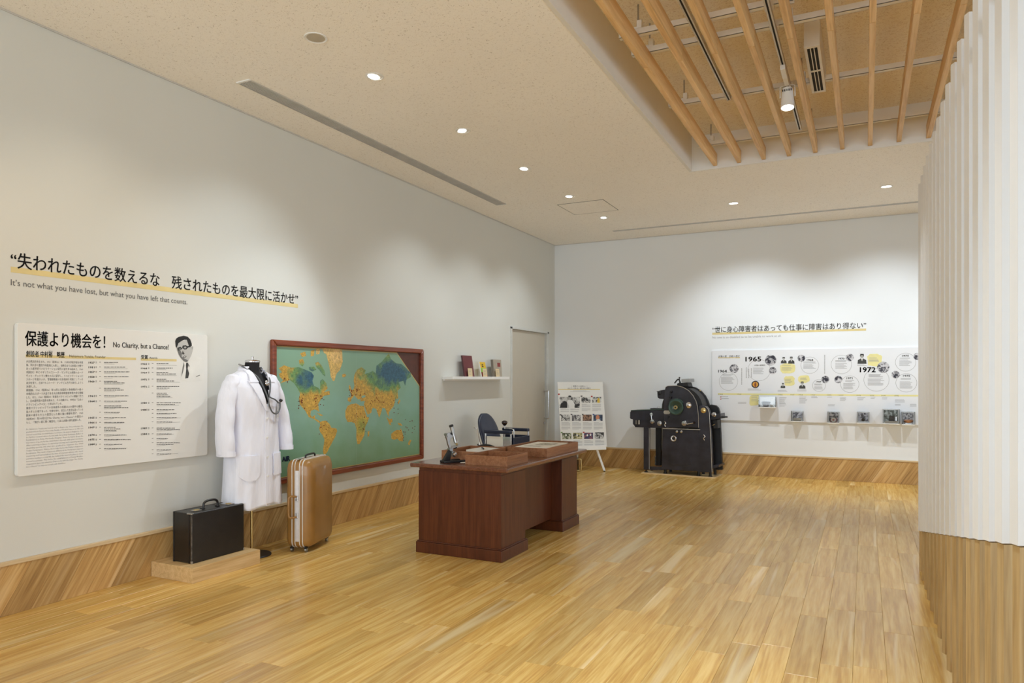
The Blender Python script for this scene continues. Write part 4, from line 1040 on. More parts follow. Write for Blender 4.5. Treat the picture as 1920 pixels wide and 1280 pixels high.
MB().box(tx0, tx1, ty0, ty1, .686, .720).build('top', M['desktop'], dk, bevel=.009, seg=4)
def tray(lab, x0, x1, y0, y1, h=.078):
    t = thing('tray', lab, 'tray', (x0, y0, .7202), group='wooden trays on the desk')
    a, b, th = x1 - x0, y1 - y0, .009
    MB().box(th, a - th, th, b - th, .002, .010).build('tray_floor', M['tray'], t)
    MB().box(0, a, 0, th, 0, h).build('tray_wall', M['tray'], t, bevel=.001); MB().box(0, a, b - th, b, 0, h).build('tray_wall', M['tray'], t, bevel=.001)
    MB().box(0, th, th, b - th, 0, h).build('tray_wall', M['tray'], t, bevel=.001); MB().box(a - th, a, th, b - th, 0, h).build('tray_wall', M['tray'], t, bevel=.001)
    return t
tray('small empty wooden tray at the near right edge of desk', 1.728, 2.100, 4.880, 5.255)
tray('wooden tray with folder and pen behind the microscope', 1.374, 1.735, 5.094, 5.575)
tray('large wooden tray full of papers at the far end', 1.690, 2.108, 5.620, 6.365)
rg = random.Random(5)
for k in range(7):
    s = thing('paper_sheet', ['lowest', 'second lowest', 'third lowest', 'middle', 'third topmost', 'second topmost', 'topmost'][k] + ' paper sheet in the large tray stack', 'paper', (1.905 + rg.uniform(-.012, .012), 5.985 + rg.uniform(-.03, .02), .7315 + .022 + k * .0055), R(rg.uniform(-5, 5)), 'papers in the large tray')
    MB().box(-.155, .155, -.27, .27, -.022 if k == 0 else 0, .0052).build('sheet', M['paper'], s)
    if k == 6:
        MB().box(-.06, .10, -.05, .16, .0053, .0057).build('picture_print', photo('tray_photo', (.25, .25, .2, 1), (.6, .58, .5, 1), 30), s)
        MB().box(-.12, .05, -.22, -.10, .0053, .0057).build('picture_print', photo('tray_photo_b', (.45, .44, .4, 1), (.7, .68, .62, 1), 40, 3), s)
for k, (x_, y_, lab) in enumerate(((1.52, 5.27, 'cream folder lying at the left of the middle tray'), (1.60, 5.42, 'white booklet lying under the pen in middle tray'))):
    s = thing('booklet', lab, 'booklet', (x_, y_, .7315 + .030 * k), R(8 - 10 * k)); MB().box(-.10, .10, -.13, .13, 0, .028).build('booklet_body', M['paper'], s, bevel=.002)
    MB().box(-.101, .101, -.131, .131, .0281, .0292).build('booklet_cover', M['board'], s)
s = thing('fountain_pen', 'black pen resting on the white booklet in tray', 'pen', (1.60, 5.40, .7995), R(35))
MB().cyl((0, -.065, 0), (0, .065, 0), .0062, n=12).build('pen_barrel', M['blackedge'], s, smooth=True); MB().cyl((0, .065, 0), (0, .085, 0), .0062, .002, n=12).build('pen_nib', M['steel'], s, smooth=True)
s = thing('note_card', 'small white card lying beside the microscope base', 'card', (1.665, 5.03, .7202), R(10)); MB().box(-.045, .045, -.06, .06, 0, .0012).build('card', M['paper'], s)
# microscope: local +X runs along its horseshoe foot
mi = thing('microscope', 'antique metal microscope with dark horseshoe foot on the desk', 'microscope', (1.520, 4.925, .7202), R(60))
MB().prism([(-.035, -.040), (.02, -.050), (.145, -.062), (.158, -.045), (.06, -.022), (.045, 0), (.06, .022), (.158, .045), (.145, .062), (.02, .050), (-.035, .040)], 0, .018).build('foot', M['pressdark'], mi, bevel=.005)
MB().loft([[(x - .028, -.018, .018), (x + .034, -.018, .018), (x + .034, .018, .018), (x - .028, .018, .018)] for x in (0,)] + [[(.026, -.012, .105), (.05, -.012, .105), (.05, .012, .105), (.026, .012, .105)]]).build('pillar', M['pressdark'], mi, bevel=.004)
MB().cyl((.038, -.022, .105), (.038, .022, .105), .013, n=18).build('tilt_joint', M['steel'], mi, smooth=True)
arm = [(.036, .098), (.050, .104), (.042, .135), (.034, .165), (.040, .190), (.060, .205), (.058, .222), (.030, .226), (-.004, .222), (-.002, .205), (.008, .180), (.016, .145)]
MB().prism(arm, -.011, .011, 'y').build('arm', M['steel'], mi, bevel=.003)
MB().cyl((.010, -.026, .225), (.010, .026, .225), .013, n=18).cyl((.010, -.034, .225), (.010, -.026, .225), .017, n=18).build('focus_knob', M['steel'], mi, smooth=True)
d_ = Vector((.055, 0, -.17)).normalized(); top = Vector((.048, 0, .300))
MB().lathe([(.015, 0), (.0175, .002), (.0175, .010), (.0155, .012), (.0155, .135), (.017, .137), (.017, .150), (.011, .155)], top, d_, 24).build('tube', M['steel'], mi, smooth=True)
MB().lathe([(.0155, -.003), (.0180, -.001), (.0180, .012)], top, d_, 24).build('eyepiece', M['pressdark'], mi, smooth=True)
MB().lathe([(.010, .154), (.010, .165), (.0075, .168), (.006, .185), (.004, .186)], top, d_, 20).build('objective', M['brass'], mi, smooth=True)
MB().box(.022, .052, -.010, .010, .222, .240).build('tube_slide', M['pressdark'], mi, bevel=.003)
MB().prism([(.040, .112), (.120, .134), (.118, .142), (.038, .120)], -.034, .034, 'y').build('stage', M['steel'], mi, bevel=.002)
MB().cyl((.085, 0, .122), (.088, 0, .110), .018, .014, n=18).build('condenser', M['pressdark'], mi, smooth=True)
MB().box(.054, .062, -.006, .006, .045, .120).build('mirror_post', M['steel'], mi)
MB().cyl((.066, 0, .055), (.090, 0, .072), .020, n=20).build('mirror', M['chrome'], mi, smooth=True)
# ------------------------------------------------------------------ wheelchair by the left wall
wc = thing('wheelchair', 'vintage navy wheelchair with chrome frame behind the desk', 'wheelchair', (.22, 7.62, 0))
def cushion(name, pts, r_, m, par=wc): return MB().tube(bez(pts, 5), r_, 12).build(name, m, par, smooth=True)
# backrest: padded, arched top, leaning towards the wall
bk = []
for k in range(25):
    t = k / 24; t = 1 - (1 - t) ** 1.7; z = .50 + .462 * t
    hw = .235 if t < .45 else .235 * max(0.0, 1 - ((t - .45) / .56) ** 2.6) ** .5
    x = .20 - .155 * t
    row_ = []
    th = .042 * (1 - .45 * t)
    for j in range(28):
        a = 2 * math.pi * j / 28; c_, s_ = math.cos(a), math.sin(a)
        row_.append((x + th * math.copysign(abs(c_) ** .7, c_), .245 + max(hw, .03) * math.copysign(abs(s_) ** .5, s_), z))
    bk.append(row_)
MB().loft(bk).build('backrest', M['navy'], wc, smooth=True)
MB().prism(rrect(.16, .58, .03, .46, .04), .43, .50).build('seat', M['navy'], wc, bevel=.02, seg=4)
for y in (0.0, .49):
    a_ = MB().prism(rrect(.18, .56, y - .028, y + .028, .026), .735, .775).build('armrest', M['navy'], wc, bevel=.012, seg=3)
    MB().tube(bez([(.20, y, .36), (.20, y, .70), (.205, y, .732)], 4), .010, 10).build('arm_post', M['chrome'], wc, smooth=True)
    MB().tube(bez([(.545, y, .12), (.545, y, .70), (.54, y, .732)], 4), .010, 10).build('arm_post', M['chrome'], wc, smooth=True)
    MB().tube([(.14, y, .52), (.08, y, .78), (.04, y, .80)], .009, 10).build('back_post', M['chrome'], wc, smooth=True)
    MB().tube([(.12, y, .42), (.60, y, .42)], .010, 10).build('side_rail', M['chrome'], wc, smooth=True)
    MB().tube([(.20, y, .36), (.09, y, .60)], .008, 10).build('brace', M['blackedge'], wc, smooth=True)
    sgn = -1 if y == 0 else 1
    w_ = thing('x', '', '', (0, 0, 0)); bpy.data.objects.remove(w_)
    rm = MB(); n_ = 40; cy = y + sgn * .055; pts = [(.24 + .29 * math.cos(2 * math.pi * k / n_), cy, .305 + .29 * math.sin(2 * math.pi * k / n_)) for k in range(n_)]
    rr = []
    for k in range(n_):
        a = 2 * math.pi * k / n_; c0 = Vector((.24, cy, .305)); rd = Vector((math.cos(a), 0, math.sin(a)))
        rr.append([tuple(c0 + rd * (.29 + .014 * math.cos(2 * math.pi * j / 10)) + Vector((0, .014 * math.sin(2 * math.pi * j / 10), 0))) for j in range(10)])
    rr.append(rr[0]); tyre = MB().loft(rr, True, False).build('wheel', M['blackedge'], wc, smooth=True)
    MB().cyl((.24, cy - .02, .305), (.24, cy + .02, .305), .022, n=16).build('hub', M['chrome'], tyre, smooth=True)
    for k in range(10):
        a = 2 * math.pi * k / 10; MB().cyl((.24 + .02 * math.cos(a), cy, .305 + .02 * math.sin(a)), (.24 + .277 * math.cos(a), cy, .305 + .277 * math.sin(a)), .0025, n=6).build('spoke', M['chrome'], tyre)
    MB().cyl((.60, y - .012, .075), (.60, y + .012, .075), .075, n=24).build('caster', M['blackedge'], wc, smooth=True)
    MB().tube([(.60, y - .02, .075), (.60, y - .02, .16), (.57, y, .17), (.57, y, .42)], .009, 8).build('caster_fork', M['chrome'], wc, smooth=True)
MB().prism([(.22, .50), (.44, .50), (.44, .70), (.22, .70)], -.004, .004, 'y').build('side_guard', M['paper'], wc)
MB().prism([(.44, .52), (.54, .52), (.54, .70), (.44, .70)], -.005, .005, 'y').build('side_guard', M['chrome'], wc, bevel=.002)
MB().prism([(.22, .50), (.54, .50), (.54, .69), (.22, .69)], .486, .494, 'y').build('side_guard', M['navy'], wc)
MB().box(.56, .575, .02, .47, .52, .69).build('front_panel', M['navy'], wc, bevel=.004)
MB().tube(bez([(.555, .06, .40), (.555, .06, .74), (.545, .06, .785), (.50, .06, .795), (.43, .06, .795)], 6), .007, 10).build('steering_lever', M['chrome'], wc, smooth=True)
MB().tube([(.43, .06, .795), (.43, .06, .83)], .008, 10).build('lever_neck', M['chrome'], wc, smooth=True)
MB().lathe([(.004, .825), (.012, .83), (.030, .850), (.036, .870), (.030, .886), (.012, .893), (.0, .894)], (.43, .06, 0), n=24).build('lever_knob', M['bakelite'], wc, smooth=True)
MB().tube([(.57, .02, .16), (.74, .06, .12), (.74, .43, .12), (.57, .47, .16)], .010, 10).build('footrest', M['chrome'], wc, smooth=True)

# low black case with a brass handle beyond the desk
kc = thing('handled_case', 'low black case with brass side handle beyond the desk', 'case', (.40, 9.90, 0), R(8))
MB().box(0, .29, 0, .22, .008, .20).build('case_body', M['blackleather'], kc, bevel=.008, seg=3)
MB().tube(bez([(.288, .10, .185), (.335, .10, .187), (.352, .10, .172), (.352, .10, .04), (.340, .10, .018), (.288, .10, .016)], 6), .010, 12).build('handle', M['brass'], kc, smooth=True)
for x in (.03, .26):
    for y in (.03, .19): MB().cyl((x, y, 0), (x, y, .012), .010, n=12).build('stud', M['brass'], kc)

# ------------------------------------------------------------------ easel with photo board
EA = R(40); eu = Vector((math.cos(EA), math.sin(EA), 0)); en = Vector((math.sin(EA), -math.cos(EA), 0))
lean = R(11); ev = (Vector((0, 0, 1)) * math.cos(lean) - en * math.sin(lean)).normalized(); ew = eu.cross(ev)
eo = Vector((1.055, 10.30, .375)) - eu * .728
ep = thing('easel', 'white easel standing in the corner under a photo board', 'easel', (eo.x, eo.y, 0))
def W2(p): return tuple(eo + eu * p[0] + ev * p[1] + ew * p[2] - Vector((eo.x, eo.y, 0)))
def wbox(u0, u1, v0, v1, w0, w1):
    m = MB().box(u0, u1, v0, v1, w0, w1); m.v = [W2(p) for p in m.v]; return m
wbox(.03, .698, -.055, -.012, -.035, .045).build('tray_ledge', M['white'], ep, bevel=.003)
wbox(.03, .698, -.012, .012, .030, .045).build('ledge_lip', M['white'], ep, bevel=.002)
for u in (.16, .54): wbox(u, u + .035, -.02, .80, -.035, -.008).build('upright', M['white'], ep, bevel=.003)
for (a_, b_) in (((.17, -.04, -.02), (.06, 0)), ((.57, -.04, -.02), (.67, 0))):
    p0 = Vector(W2(a_)); foot = eu * b_[0] + en * .045; p1 = Vector((foot.x, foot.y, 0.0))
    s_ = Vector((eu.x, eu.y, 0)) * .017; q_ = Vector((en.x, en.y, 0)) * .012
    MB().loft([[p1 + s_ + q_ + Vector((0, 0, .012)), p1 - s_ + q_ + Vector((0, 0, .012)), p1 - s_ - q_ + Vector((0, 0, .012)), p1 + s_ - q_ + Vector((0, 0, .012))], [p0 + s_ + q_, p0 - s_ + q_, p0 - s_ - q_, p0 + s_ - q_]]).build('front_leg', M['white'], ep, bevel=.002)
    MB().cyl(p1, p1 + Vector((0, 0, .013)), .016, n=14).build('leg_cap', M['blackedge'], ep)
p0 = Vector(W2((.36, .60, -.03))); bk_ = eu * .36 - en * .34
MB().tube([p0, (bk_.x, bk_.y, .012)], .014, 10).build('rear_leg', M['white'], ep, smooth=True)
pb_ = thing('photo_board', 'white poster board with twelve photographs on the easel', 'poster', mtx=frame(eu, ev, ew, eo))
MB().box(0, .728, -.010, .990, 0.0, .010).build('board', M['board'], pb_, bevel=.001)
EB = .0106
def bz_(x, y):
    """place on the board from a point of the enlarged photograph"""
    d = _ray(1030 + x / 6.733, 705 + y / 6.737); n_ = Vector(ew); t_ = (eo + ew * .010 - Vector((CAMX, 0, H))).dot(n_) / d.dot(n_)
    p = Vector((CAMX, 0, H)) + d * t_ - eo; return (p.dot(eu), p.dot(ev))
def brect(name, x0, x1, y0, y1, m, lay=0, kind=None):
    MB().poly([bz_(x0, y1), bz_(x1, y1), bz_(x1, y0), bz_(x0, y0)], EB + .0003 * lay).build(name, m, pb_, flat=True, kind=kind)
q0 = bz_(270, 136); q1 = bz_(485, 136); text('board_heading', '〜 家族での出会い 〜', M['ink2'], pb_, q0[0], q0[1], .030, EB + .0006, width=q1[0] - q0[0], res=1)
q0 = bz_(232, 163); q1 = bz_(522, 163); text('board_heading', 'まなざしと想いを、触れあえた感動を', M['ink2'], pb_, q0[0], q0[1], .028, EB + .0009, width=q1[0] - q0[0], res=1)
brect('heading_bar', 115, 640, 160, 172, M['yellow'])
brect('sub_print', 300, 470, 183, 186, M['ink3']); brect('sub_print', 262, 512, 193, 196, M['ink3'])
gd, gl = (.02, .02, .02, 1), (.62, .62, .60, 1)
PH = [('large group photograph', 130, 384, 262, 400, photo('ph_a', gd, gl, 17, 1.0)), ('photograph', 405, 520, 262, 336, photo('ph_b', gd, gl, 30, 2)), ('photograph', 538, 654, 262, 336, photo('ph_c', (.08, .08, .09, 1), (.62, .62, .6, 1), 24, 3, (.55, .55, .5, 1))),
      ('photograph', 148, 264, 488, 566, photo('ph_d', gd, gl, 28, 4)), ('photograph', 284, 400, 488, 566, photo('ph_e', (.08, .08, .09, 1), gl, 30, 5)), ('photograph', 420, 536, 486, 565, photo('ph_f', (.03, .015, .01, 1), (.35, .20, .12, 1), 26, 6)), ('photograph', 556, 672, 486, 565, photo('ph_g', (.02, .03, .06, 1), (.10, .14, .22, 1), 14, 7)),
      ('photograph', 162, 278, 716, 796, photo('ph_h', (.06, .07, .04, 1), (.55, .55, .48, 1), 26, 8, (.25, .28, .16, 1))), ('photograph', 298, 414, 714, 794, photo('ph_i', (.05, .05, .04, 1), (.62, .58, .36, 1), 30, 9, (.30, .28, .12, 1))), ('photograph', 438, 552, 713, 793, photo('ph_j', (.02, .02, .06, 1), (.30, .10, .10, 1), 22, 10, (.05, .05, .12, 1))), ('photograph', 574, 688, 708, 788, photo('ph_k', gd, gl, 30, 11))]
for nm, x0, x1, y0, y1, m_ in PH: brect('photo_print', x0, x1, y0, y1, m_, 1)
dkp = mat('print_dark', (.015, .015, .015, 1), .6); wtp = mat('print_white', (.72, .72, .70, 1), .6); skp = mat('print_skin', (.55, .22, .12, 1), .6); ylp = mat('print_amber', (.62, .42, .04, 1), .6)
def bpoly(name, pts, m, lay): MB().poly([bz_(*p) for p in pts], EB + .0003 * lay).build(name, m, pb_, flat=True)
bpoly('figure_print', [(135, 400), (150, 340), (185, 318), (215, 320), (240, 360), (245, 400)], dkp, 2); bpoly('figure_print', circle(203, 290, 22, 14, 27), G['g7'], 3)
bpoly('figure_print', [(225, 400), (222, 330), (240, 300), (285, 300), (318, 350), (318, 400)], wtp, 2); bpoly('figure_print', circle(258, 272, 20, 14, 26), G['g6'], 3); bpoly('figure_print', [(236, 262), (245, 244), (272, 246), (280, 266)], dkp, 4)
bpoly('figure_print', circle(610, 520, 24, 14, 30), skp, 2); bpoly('figure_print', [(585, 565), (600, 540), (630, 540), (650, 565)], G['g8'], 2)
bpoly('figure_print', [(605, 336), (605, 290), (620, 272), (636, 290), (636, 336)], ylp, 2)
for x, y in ((210, 745), (480, 745), (520, 740), (350, 745)): bpoly('figure_print', circle(x, y, 11, 10, 14), wtp, 2)
for x0, y0, m_ in ((110, 220, redc), (395, 245, M['ink2']), (524, 248, redc), (130, 480, M['ink2']), (268, 476, M['ink2']), (410, 476, M['ink2']), (546, 476, mat('tag_blue', (.04, .07, .2, 1), .6)), (145, 704, mat('tag_green', (.12, .25, .06, 1), .6)), (422, 702, redc)):
    brect('number_tag', x0, x0 + 22, y0, y0 + 16, m_, 2)
rg = random.Random(8)
for (x0, y0, rows_) in ((140, 408, 5), (265, 410, 5), (408, 350, 10), (540, 350, 10), (152, 582, 10), (288, 582, 10), (424, 582, 10), (560, 582, 10), (166, 812, 9), (304, 812, 9), (440, 810, 9), (578, 806, 9)):
    g = MB()
    for k in range(rows_):
        y = y0 + k * 9.5
        if k == rows_ // 2: continue
        x1 = x0 + (rg.uniform(60, 112) if k in (0, rows_ - 1) else 112)
        pts = [bz_(x0, y + 3.2), bz_(x1, y + 3.2), bz_(x1, y), bz_(x0, y)]; g.poly(pts, EB + .0003)
    g.build('caption_print', M['ink3'], pb_, flat=True, kind='stuff')

# ------------------------------------------------------------------ printing press on its ply board
pp_ = thing('printing_press', 'black enamel printing press with green handwheel against back wall', 'machine', (1.60, 10.285, .014), R(-4.5))
tb_ = thing('base_board', 'thin plywood board under the printing press', 'board', (1.60, 10.285, 0), R(-4.5))
MB().box(.0, 1.075, -.02, .435, 0, .0138).build('board', M['ply'], tb_)
PRX, PRY = 1.60, 10.285
def pq(x, y, yw=PRY):
    """(across, up) on the machine's front from a point of the enlarged photograph"""
    X, Z = BW(1020 + x / 5.333, 690 + y / 5.333, yw); return ((X - PRX) / math.cos(R(4.5)), Z - .014)
def pout(pts): return [pq(*p) for p in pts]
def ppr(name, pts, d0, d1, m, bevel=.004, smooth=False, par=None): return MB().prism(pout(pts), d0, d1, 'y').build(name, m, par or pp_, bevel=bevel, smooth=smooth)
low = ppr('lower_cabinet', [(1190, 605), (1555, 605), (1572, 1028), (1178, 1010)], 0.0, .36, M['press'])
dr = ppr('cabinet_door', [(1262, 650), (1475, 655), (1487, 965), (1255, 962)], -.006, -.0005, M['press'], .002)
def knob(x, y, r_, h_, m, name='knob', d0=0.0, par=None, n=20, prof=None):
    u, v = pq(x, y); return MB().lathe(prof or [(r_, 0), (r_, h_ * .5), (r_ * .75, h_), (0, h_ * 1.05)], (u, d0, v), (0, -1, 0), n).build(name, m, par or pp_, smooth=True)
u, v = pq(1305, 700); MB().lathe([(.026, 0), (.040, .002), (.042, .010), (.034, .013), (.028, .006), (.0, .006)], (u, -.006, v), (0, -1, 0), 28).build('door_ring', M['chrome'], dr, smooth=True)
MB().lathe([(.0, .0075), (.022, .0075), (.0, .0085)], (u, -.006, v), (0, -1, 0), 20).build('door_glass', M['pressdark'], dr, smooth=True)
knob(1340, 632, .024, .026, M['chrome']); knob(1386, 632, .024, .026, M['chrome'])
arch = [(1205, 592), (1203, 400), (1212, 230), (1222, 190), (1245, 178), (1335, 174), (1400, 190), (1455, 222), (1500, 272), (1530, 325), (1548, 385), (1556, 470), (1558, 592)]
ppr('side_plate', arch, -.012, .028, M['press'], .006)
edge = [pq(*p) for p in arch[3:]]
MB().tube([(a, -.012, b) for a, b in edge], .0045, 8).build('plate_edge', M['edge'], pp_, smooth=True)
a, b = pq(1190, 600), pq(1572, 604); MB().box(a[0], b[0], -.014, .0, a[1] - .006, a[1] + .006).build('waist_strip', M['edge'], pp_)
ra = [(x + 62, y + 4) for x, y in arch]; ppr('rear_side_plate', ra, .30, .34, M['pressdark'], .006)
u, v = pq(1380, 400); MB().cyl((u, .03, v), (u, .30, v), .30, n=40).build('impression_drum', M['pressdark'], pp_, smooth=True)
ppr('core_block', [(1215, 592), (1215, 430), (1545, 430), (1550, 592)], .03, .30, M['pressdark'])
# right column
col_ = [(1558, 1035), (1558, 380), (1572, 372), (1625, 380), (1650, 405), (1664, 445), (1672, 605), (1692, 1035)]
ppr('drive_column', col_, .0, .10, M['press'], .005)
MB().tube([(a, .0, b) for a, b in [pq(*p) for p in col_[3:]]], .0045, 8).build('plate_edge', M['edge'], pp_, smooth=True)
ppr('rear_drive_column', [(x + 50, y - 3) for x, y in col_], .28, .34, M['pressdark'], .005)
ppr('foot_rail', [(1690, 970), (1755, 960), (1755, 985), (1690, 1000)], .02, .34, M['press'])
# delivery side
ppr('delivery_box', [(1668, 465), (1765, 450), (1770, 505), (1668, 520)], .05, .30, M['press'], .006)
a, b = pq(1765, 488), pq(1825, 488); MB().cyl((a[0], .12, a[1]), (b[0], .12, b[1]), .013, .010, n=14).build('crank_grip', M['pressdark'], pp_, smooth=True)
knob(1700, 462, .034, .02, M['chrome'], 'gauge', .05)
ppr('sheet_guide', [(1680, 520), (1730, 515), (1735, 600), (1690, 605)], .08, .24, M['pressdark'])
a = pq(1690, 565); MB().tube([(a[0] - .02, .06, a[1] - .01), (a[0] + .03, .05, a[1] + .012)], .007, 8).build('catch_lever', M['chrome'], pp_, smooth=True)
# feeder on the left
fd = [(852, 440), (865, 424), (975, 418), (1205, 414), (1205, 600), (905, 592), (895, 575), (880, 560), (880, 512), (856, 508), (850, 498)]
ppr('feed_table', fd, .02, .30, M['press'], .006)
ppr('feed_table_top', [(862, 420), (1200, 408), (1200, 416), (862, 427)], .01, .32, M['pressgreen'], .003)
ppr('feed_panel', [(978, 426), (1198, 422), (1198, 522), (978, 522)], .012, .0195, M['press'], .002)
ppr('feed_plate', [(905, 515), (960, 515), (960, 565), (905, 565)], .014, .0195, M['pressdark'], .001)
for x, w_ in ((916, 7), (946, 16)): ppr('name_tab', [(x - w_ / 2, 520), (x + w_ / 2, 520), (x + w_ / 2, 562), (x - w_ / 2, 562)], .011, .0138, M['edge'], .0005)
a, b = pq(1075, 465), pq(1085, 532)
MB().tube([(a[0], -.005, a[1]), (b[0], -.012, b[1])], .009, 10).build('feed_lever', M['chrome'], pp_, smooth=True)
knob(1075, 463, .032, .022, M['chrome'], 'lever_hub', .012); knob(1087, 533, .040, .035, M['chrome'], 'lever_ball', .012)
knob(1155, 552, .036, .014, M['steel'], 'dial', .02)
a = pq(1128, 400); MB().tube([(a[0] - .018, .10, a[1] - .03), (a[0] - .018, .10, a[1] + .02), (a[0] + .018, .10, a[1] + .02), (a[0] + .018, .10, a[1] - .03)], .003, 6).build('wire_guide', M['edge'], pp_)
a, b = pq(1045, 405), pq(1195, 402); MB().box(a[0], b[0], .08, .24, a[1] - .02, a[1] + .004).build('sheet_rail', M['pressdark'], pp_)
ppr('front_post', [(992, 592), (1046, 592), (1046, 1016), (992, 1016)], .015, .075, M['press'], .004)
MB().tube([(pq(1049, 600)[0], .02, pq(1049, 600)[1]), (pq(1049, 1010)[0], .02, pq(1049, 1010)[1])], .0045, 8).build('post_edge', M['edge'], pp_)
ppr('rear_post', [(1066, 592), (1118, 592), (1118, 990), (1066, 990)], .22, .28, M['pressdark'], .004)
a = pq(1105, 925, 10.5); MB().box(a[0] - .008, a[0] + .006, .205, .219, a[1] - .06, a[1] + .07).build('pedal_rod', M['chrome'], pp_, bevel=.002)
ppr('base_bar', [(1046, 985), (1190, 985), (1190, 1020), (1046, 1018)], .02, .06, M['press'], .003)
for x in (1010, 1205, 1545, 1665):
    a = pq(x, 1030); z_ = pq(x, 1012)[1]
    MB().cyl((a[0], .05, 0), (a[0], .05, max(.05, z_)), .020 if x > 1100 else .010, n=16).build('foot', M['pressdark'], pp_, smooth=True)
    MB().cyl((a[0], .05, 0), (a[0], .05, .012), .028, n=16).build('foot_pad', M['pressdark'], pp_, smooth=True)
    MB().cyl((a[0], .30, 0), (a[0], .30, max(.05, z_)), .020, n=16).build('foot', M['pressdark'], pp_, smooth=True)
# handwheel and controls on the side plate
u, v = pq(1333, 390)
MB().lathe([(.075, 0), (.098, .004), (.112, .020), (.110, .036), (.096, .044), (.080, .040), (.062, .022), (.034, .018)], (u, -.012, v), (0, -1, 0), 44).build('handwheel', M['pressgreen'], pp_, smooth=True)
MB().lathe([(.026, .018), (.030, .040), (.026, .046), (.016, .046), (.014, .042), (.0, .042)], (u, -.012, v), (0, -1, 0), 28).build('handwheel_hub', M['brass'], pp_, smooth=True)
MB().lathe([(.012, .0465), (.010, .050), (.0, .050)], (u, -.012, v), (0, -1, 0), 16).build('hub_bolt', M['pressdark'], pp_, smooth=True)
gp = []
for k in range(13):
    t = R(35 + 115 * k / 12); gp.append((u + .128 * math.cos(t), v + .128 * math.sin(t)))
for k in range(13):
    t = R(150 - 115 * k / 12); gp.append((u + .100 * math.cos(t), v + .100 * math.sin(t)))
MB().prism(gp, -.030, -.012, 'y').build('wheel_guard', M['pressgreen'], pp_, bevel=.003)
knob(1458, 368, .042, .016, M['chrome'], 'dial', -.012); knob(1605, 420, .038, .014, M['brass'], 'dial', 0.0)
knob(1415, 548, .044, .030, M['chrome'], 'lever_ball', -.012)
a, b = pq(1445, 556), pq(1505, 545); MB().tube([(a[0], -.025, a[1]), (b[0], -.025, b[1])], .008, 10).build('control_lever', M['chrome'], pp_, smooth=True)
knob(1513, 540, .018, .02, M['bakelite'], 'lever_grip', -.012)
a = pq(1237, 440); MB().prism([(a[0] - .050 + p[0], a[1] + p[1]) for p in rrect(0, .10, -.026, .026, .025)], -.017, -.012, 'y').build('name_plate', M['edge'], pp_, bevel=.001)
knob(1285, 235, .018, .05, M['pressdark'], 'peg', -.012); knob(1280, 290, .018, .05, M['pressdark'], 'peg', -.012)
for (x, y) in ((1220, 555), (1615, 688)):
    a = pq(x, y); MB().tube(bez([(a[0] - .006, -.02, a[1] + .038), (a[0] + .014, -.024, a[1] + .012), (a[0] - .004, -.024, a[1] - .012), (a[0] + .008, -.02, a[1] - .038)], 5), .007, 8).build('catch', M['chrome'], pp_, smooth=True)
knob(1252, 485, .016, .02, M['pressdark'], 'peg', -.012)
# ink arm at the upper left and the ink fountain on top
ppr('ink_arm', [(1130, 235), (1160, 222), (1218, 212), (1218, 310), (1150, 305), (1132, 292)], .02, .10, M['press'], .008)
knob(1153, 247, .030, .012, M['pressdark'], 'roller_end', .02); MB().tube([(pq(1120, 232)[0], .05, pq(1120, 232)[1]), (pq(1150, 236)[0], .05, pq(1150, 236)[1])], .006, 8).build('roller_pin', M['pressdark'], pp_)
ppr('ink_fountain', [(1368, 110), (1452, 104), (1455, 138), (1368, 142)], .06, .28, M['steel'], .003)
ppr('fountain_bracket', [(1320, 182), (1330, 150), (1430, 142), (1445, 185)], .05, .25, M['pressdark'], .003)
a, b = pq(1290, 150), pq(1345, 120)
MB().tube(bez([(a[0], .10, a[1]), (a[0] + .05, .10, a[1] + .055), (b[0], .10, b[1] - .02), (b[0] + .02, .10, b[1] - .09)], 6), .010, 8).build('ink_lever', M['pressdark'], pp_, smooth=True)
a = pq(1340, 95); MB().tube([(a[0], .10, a[1] - .10), (a[0], .10, a[1])], .007, 8).build('lever_stem', M['pressdark'], pp_, smooth=True)
MB().lathe([(.0, -.014), (.014, 0), (.0, .014)], (a[0], .10, a[1]), n=14).build('lever_knob', M['pressdark'], pp_, smooth=True)
knob(1330, 160, .014, .03, M['chrome'], 'ratchet', .09)
knob(1510, 225, .012, .01, M['brass'], 'bolt', .30)

# ------------------------------------------------------------------ lettering on the back wall
B0 = BW(1335.5, 626.2); bl_ = thing('wall_lettering', 'smaller Japanese quotation lettered over yellow underline on back wall', 'lettering', mtx=on_back(B0[0], 2.055, DEP - .0006))
bln = BW(1624, 617.8)[0] - B0[0]
text('headline', '“世に身心障害者はあっても仕事に障害はあり得ない”', M['ink2'], bl_, 0, .030, .098, .0010, width=bln, fat=.0010, res=2)
MB().rect(0, bln, -.006, .024, .0003).build('underline', M['yellow'], bl_, flat=True)
text('subline', 'No one is so disabled as to be unable to work at all.', M['ink3'], bl_, 0, -.062, .045, .0010, width=BW(1465, 631)[0] - B0[0], res=2)

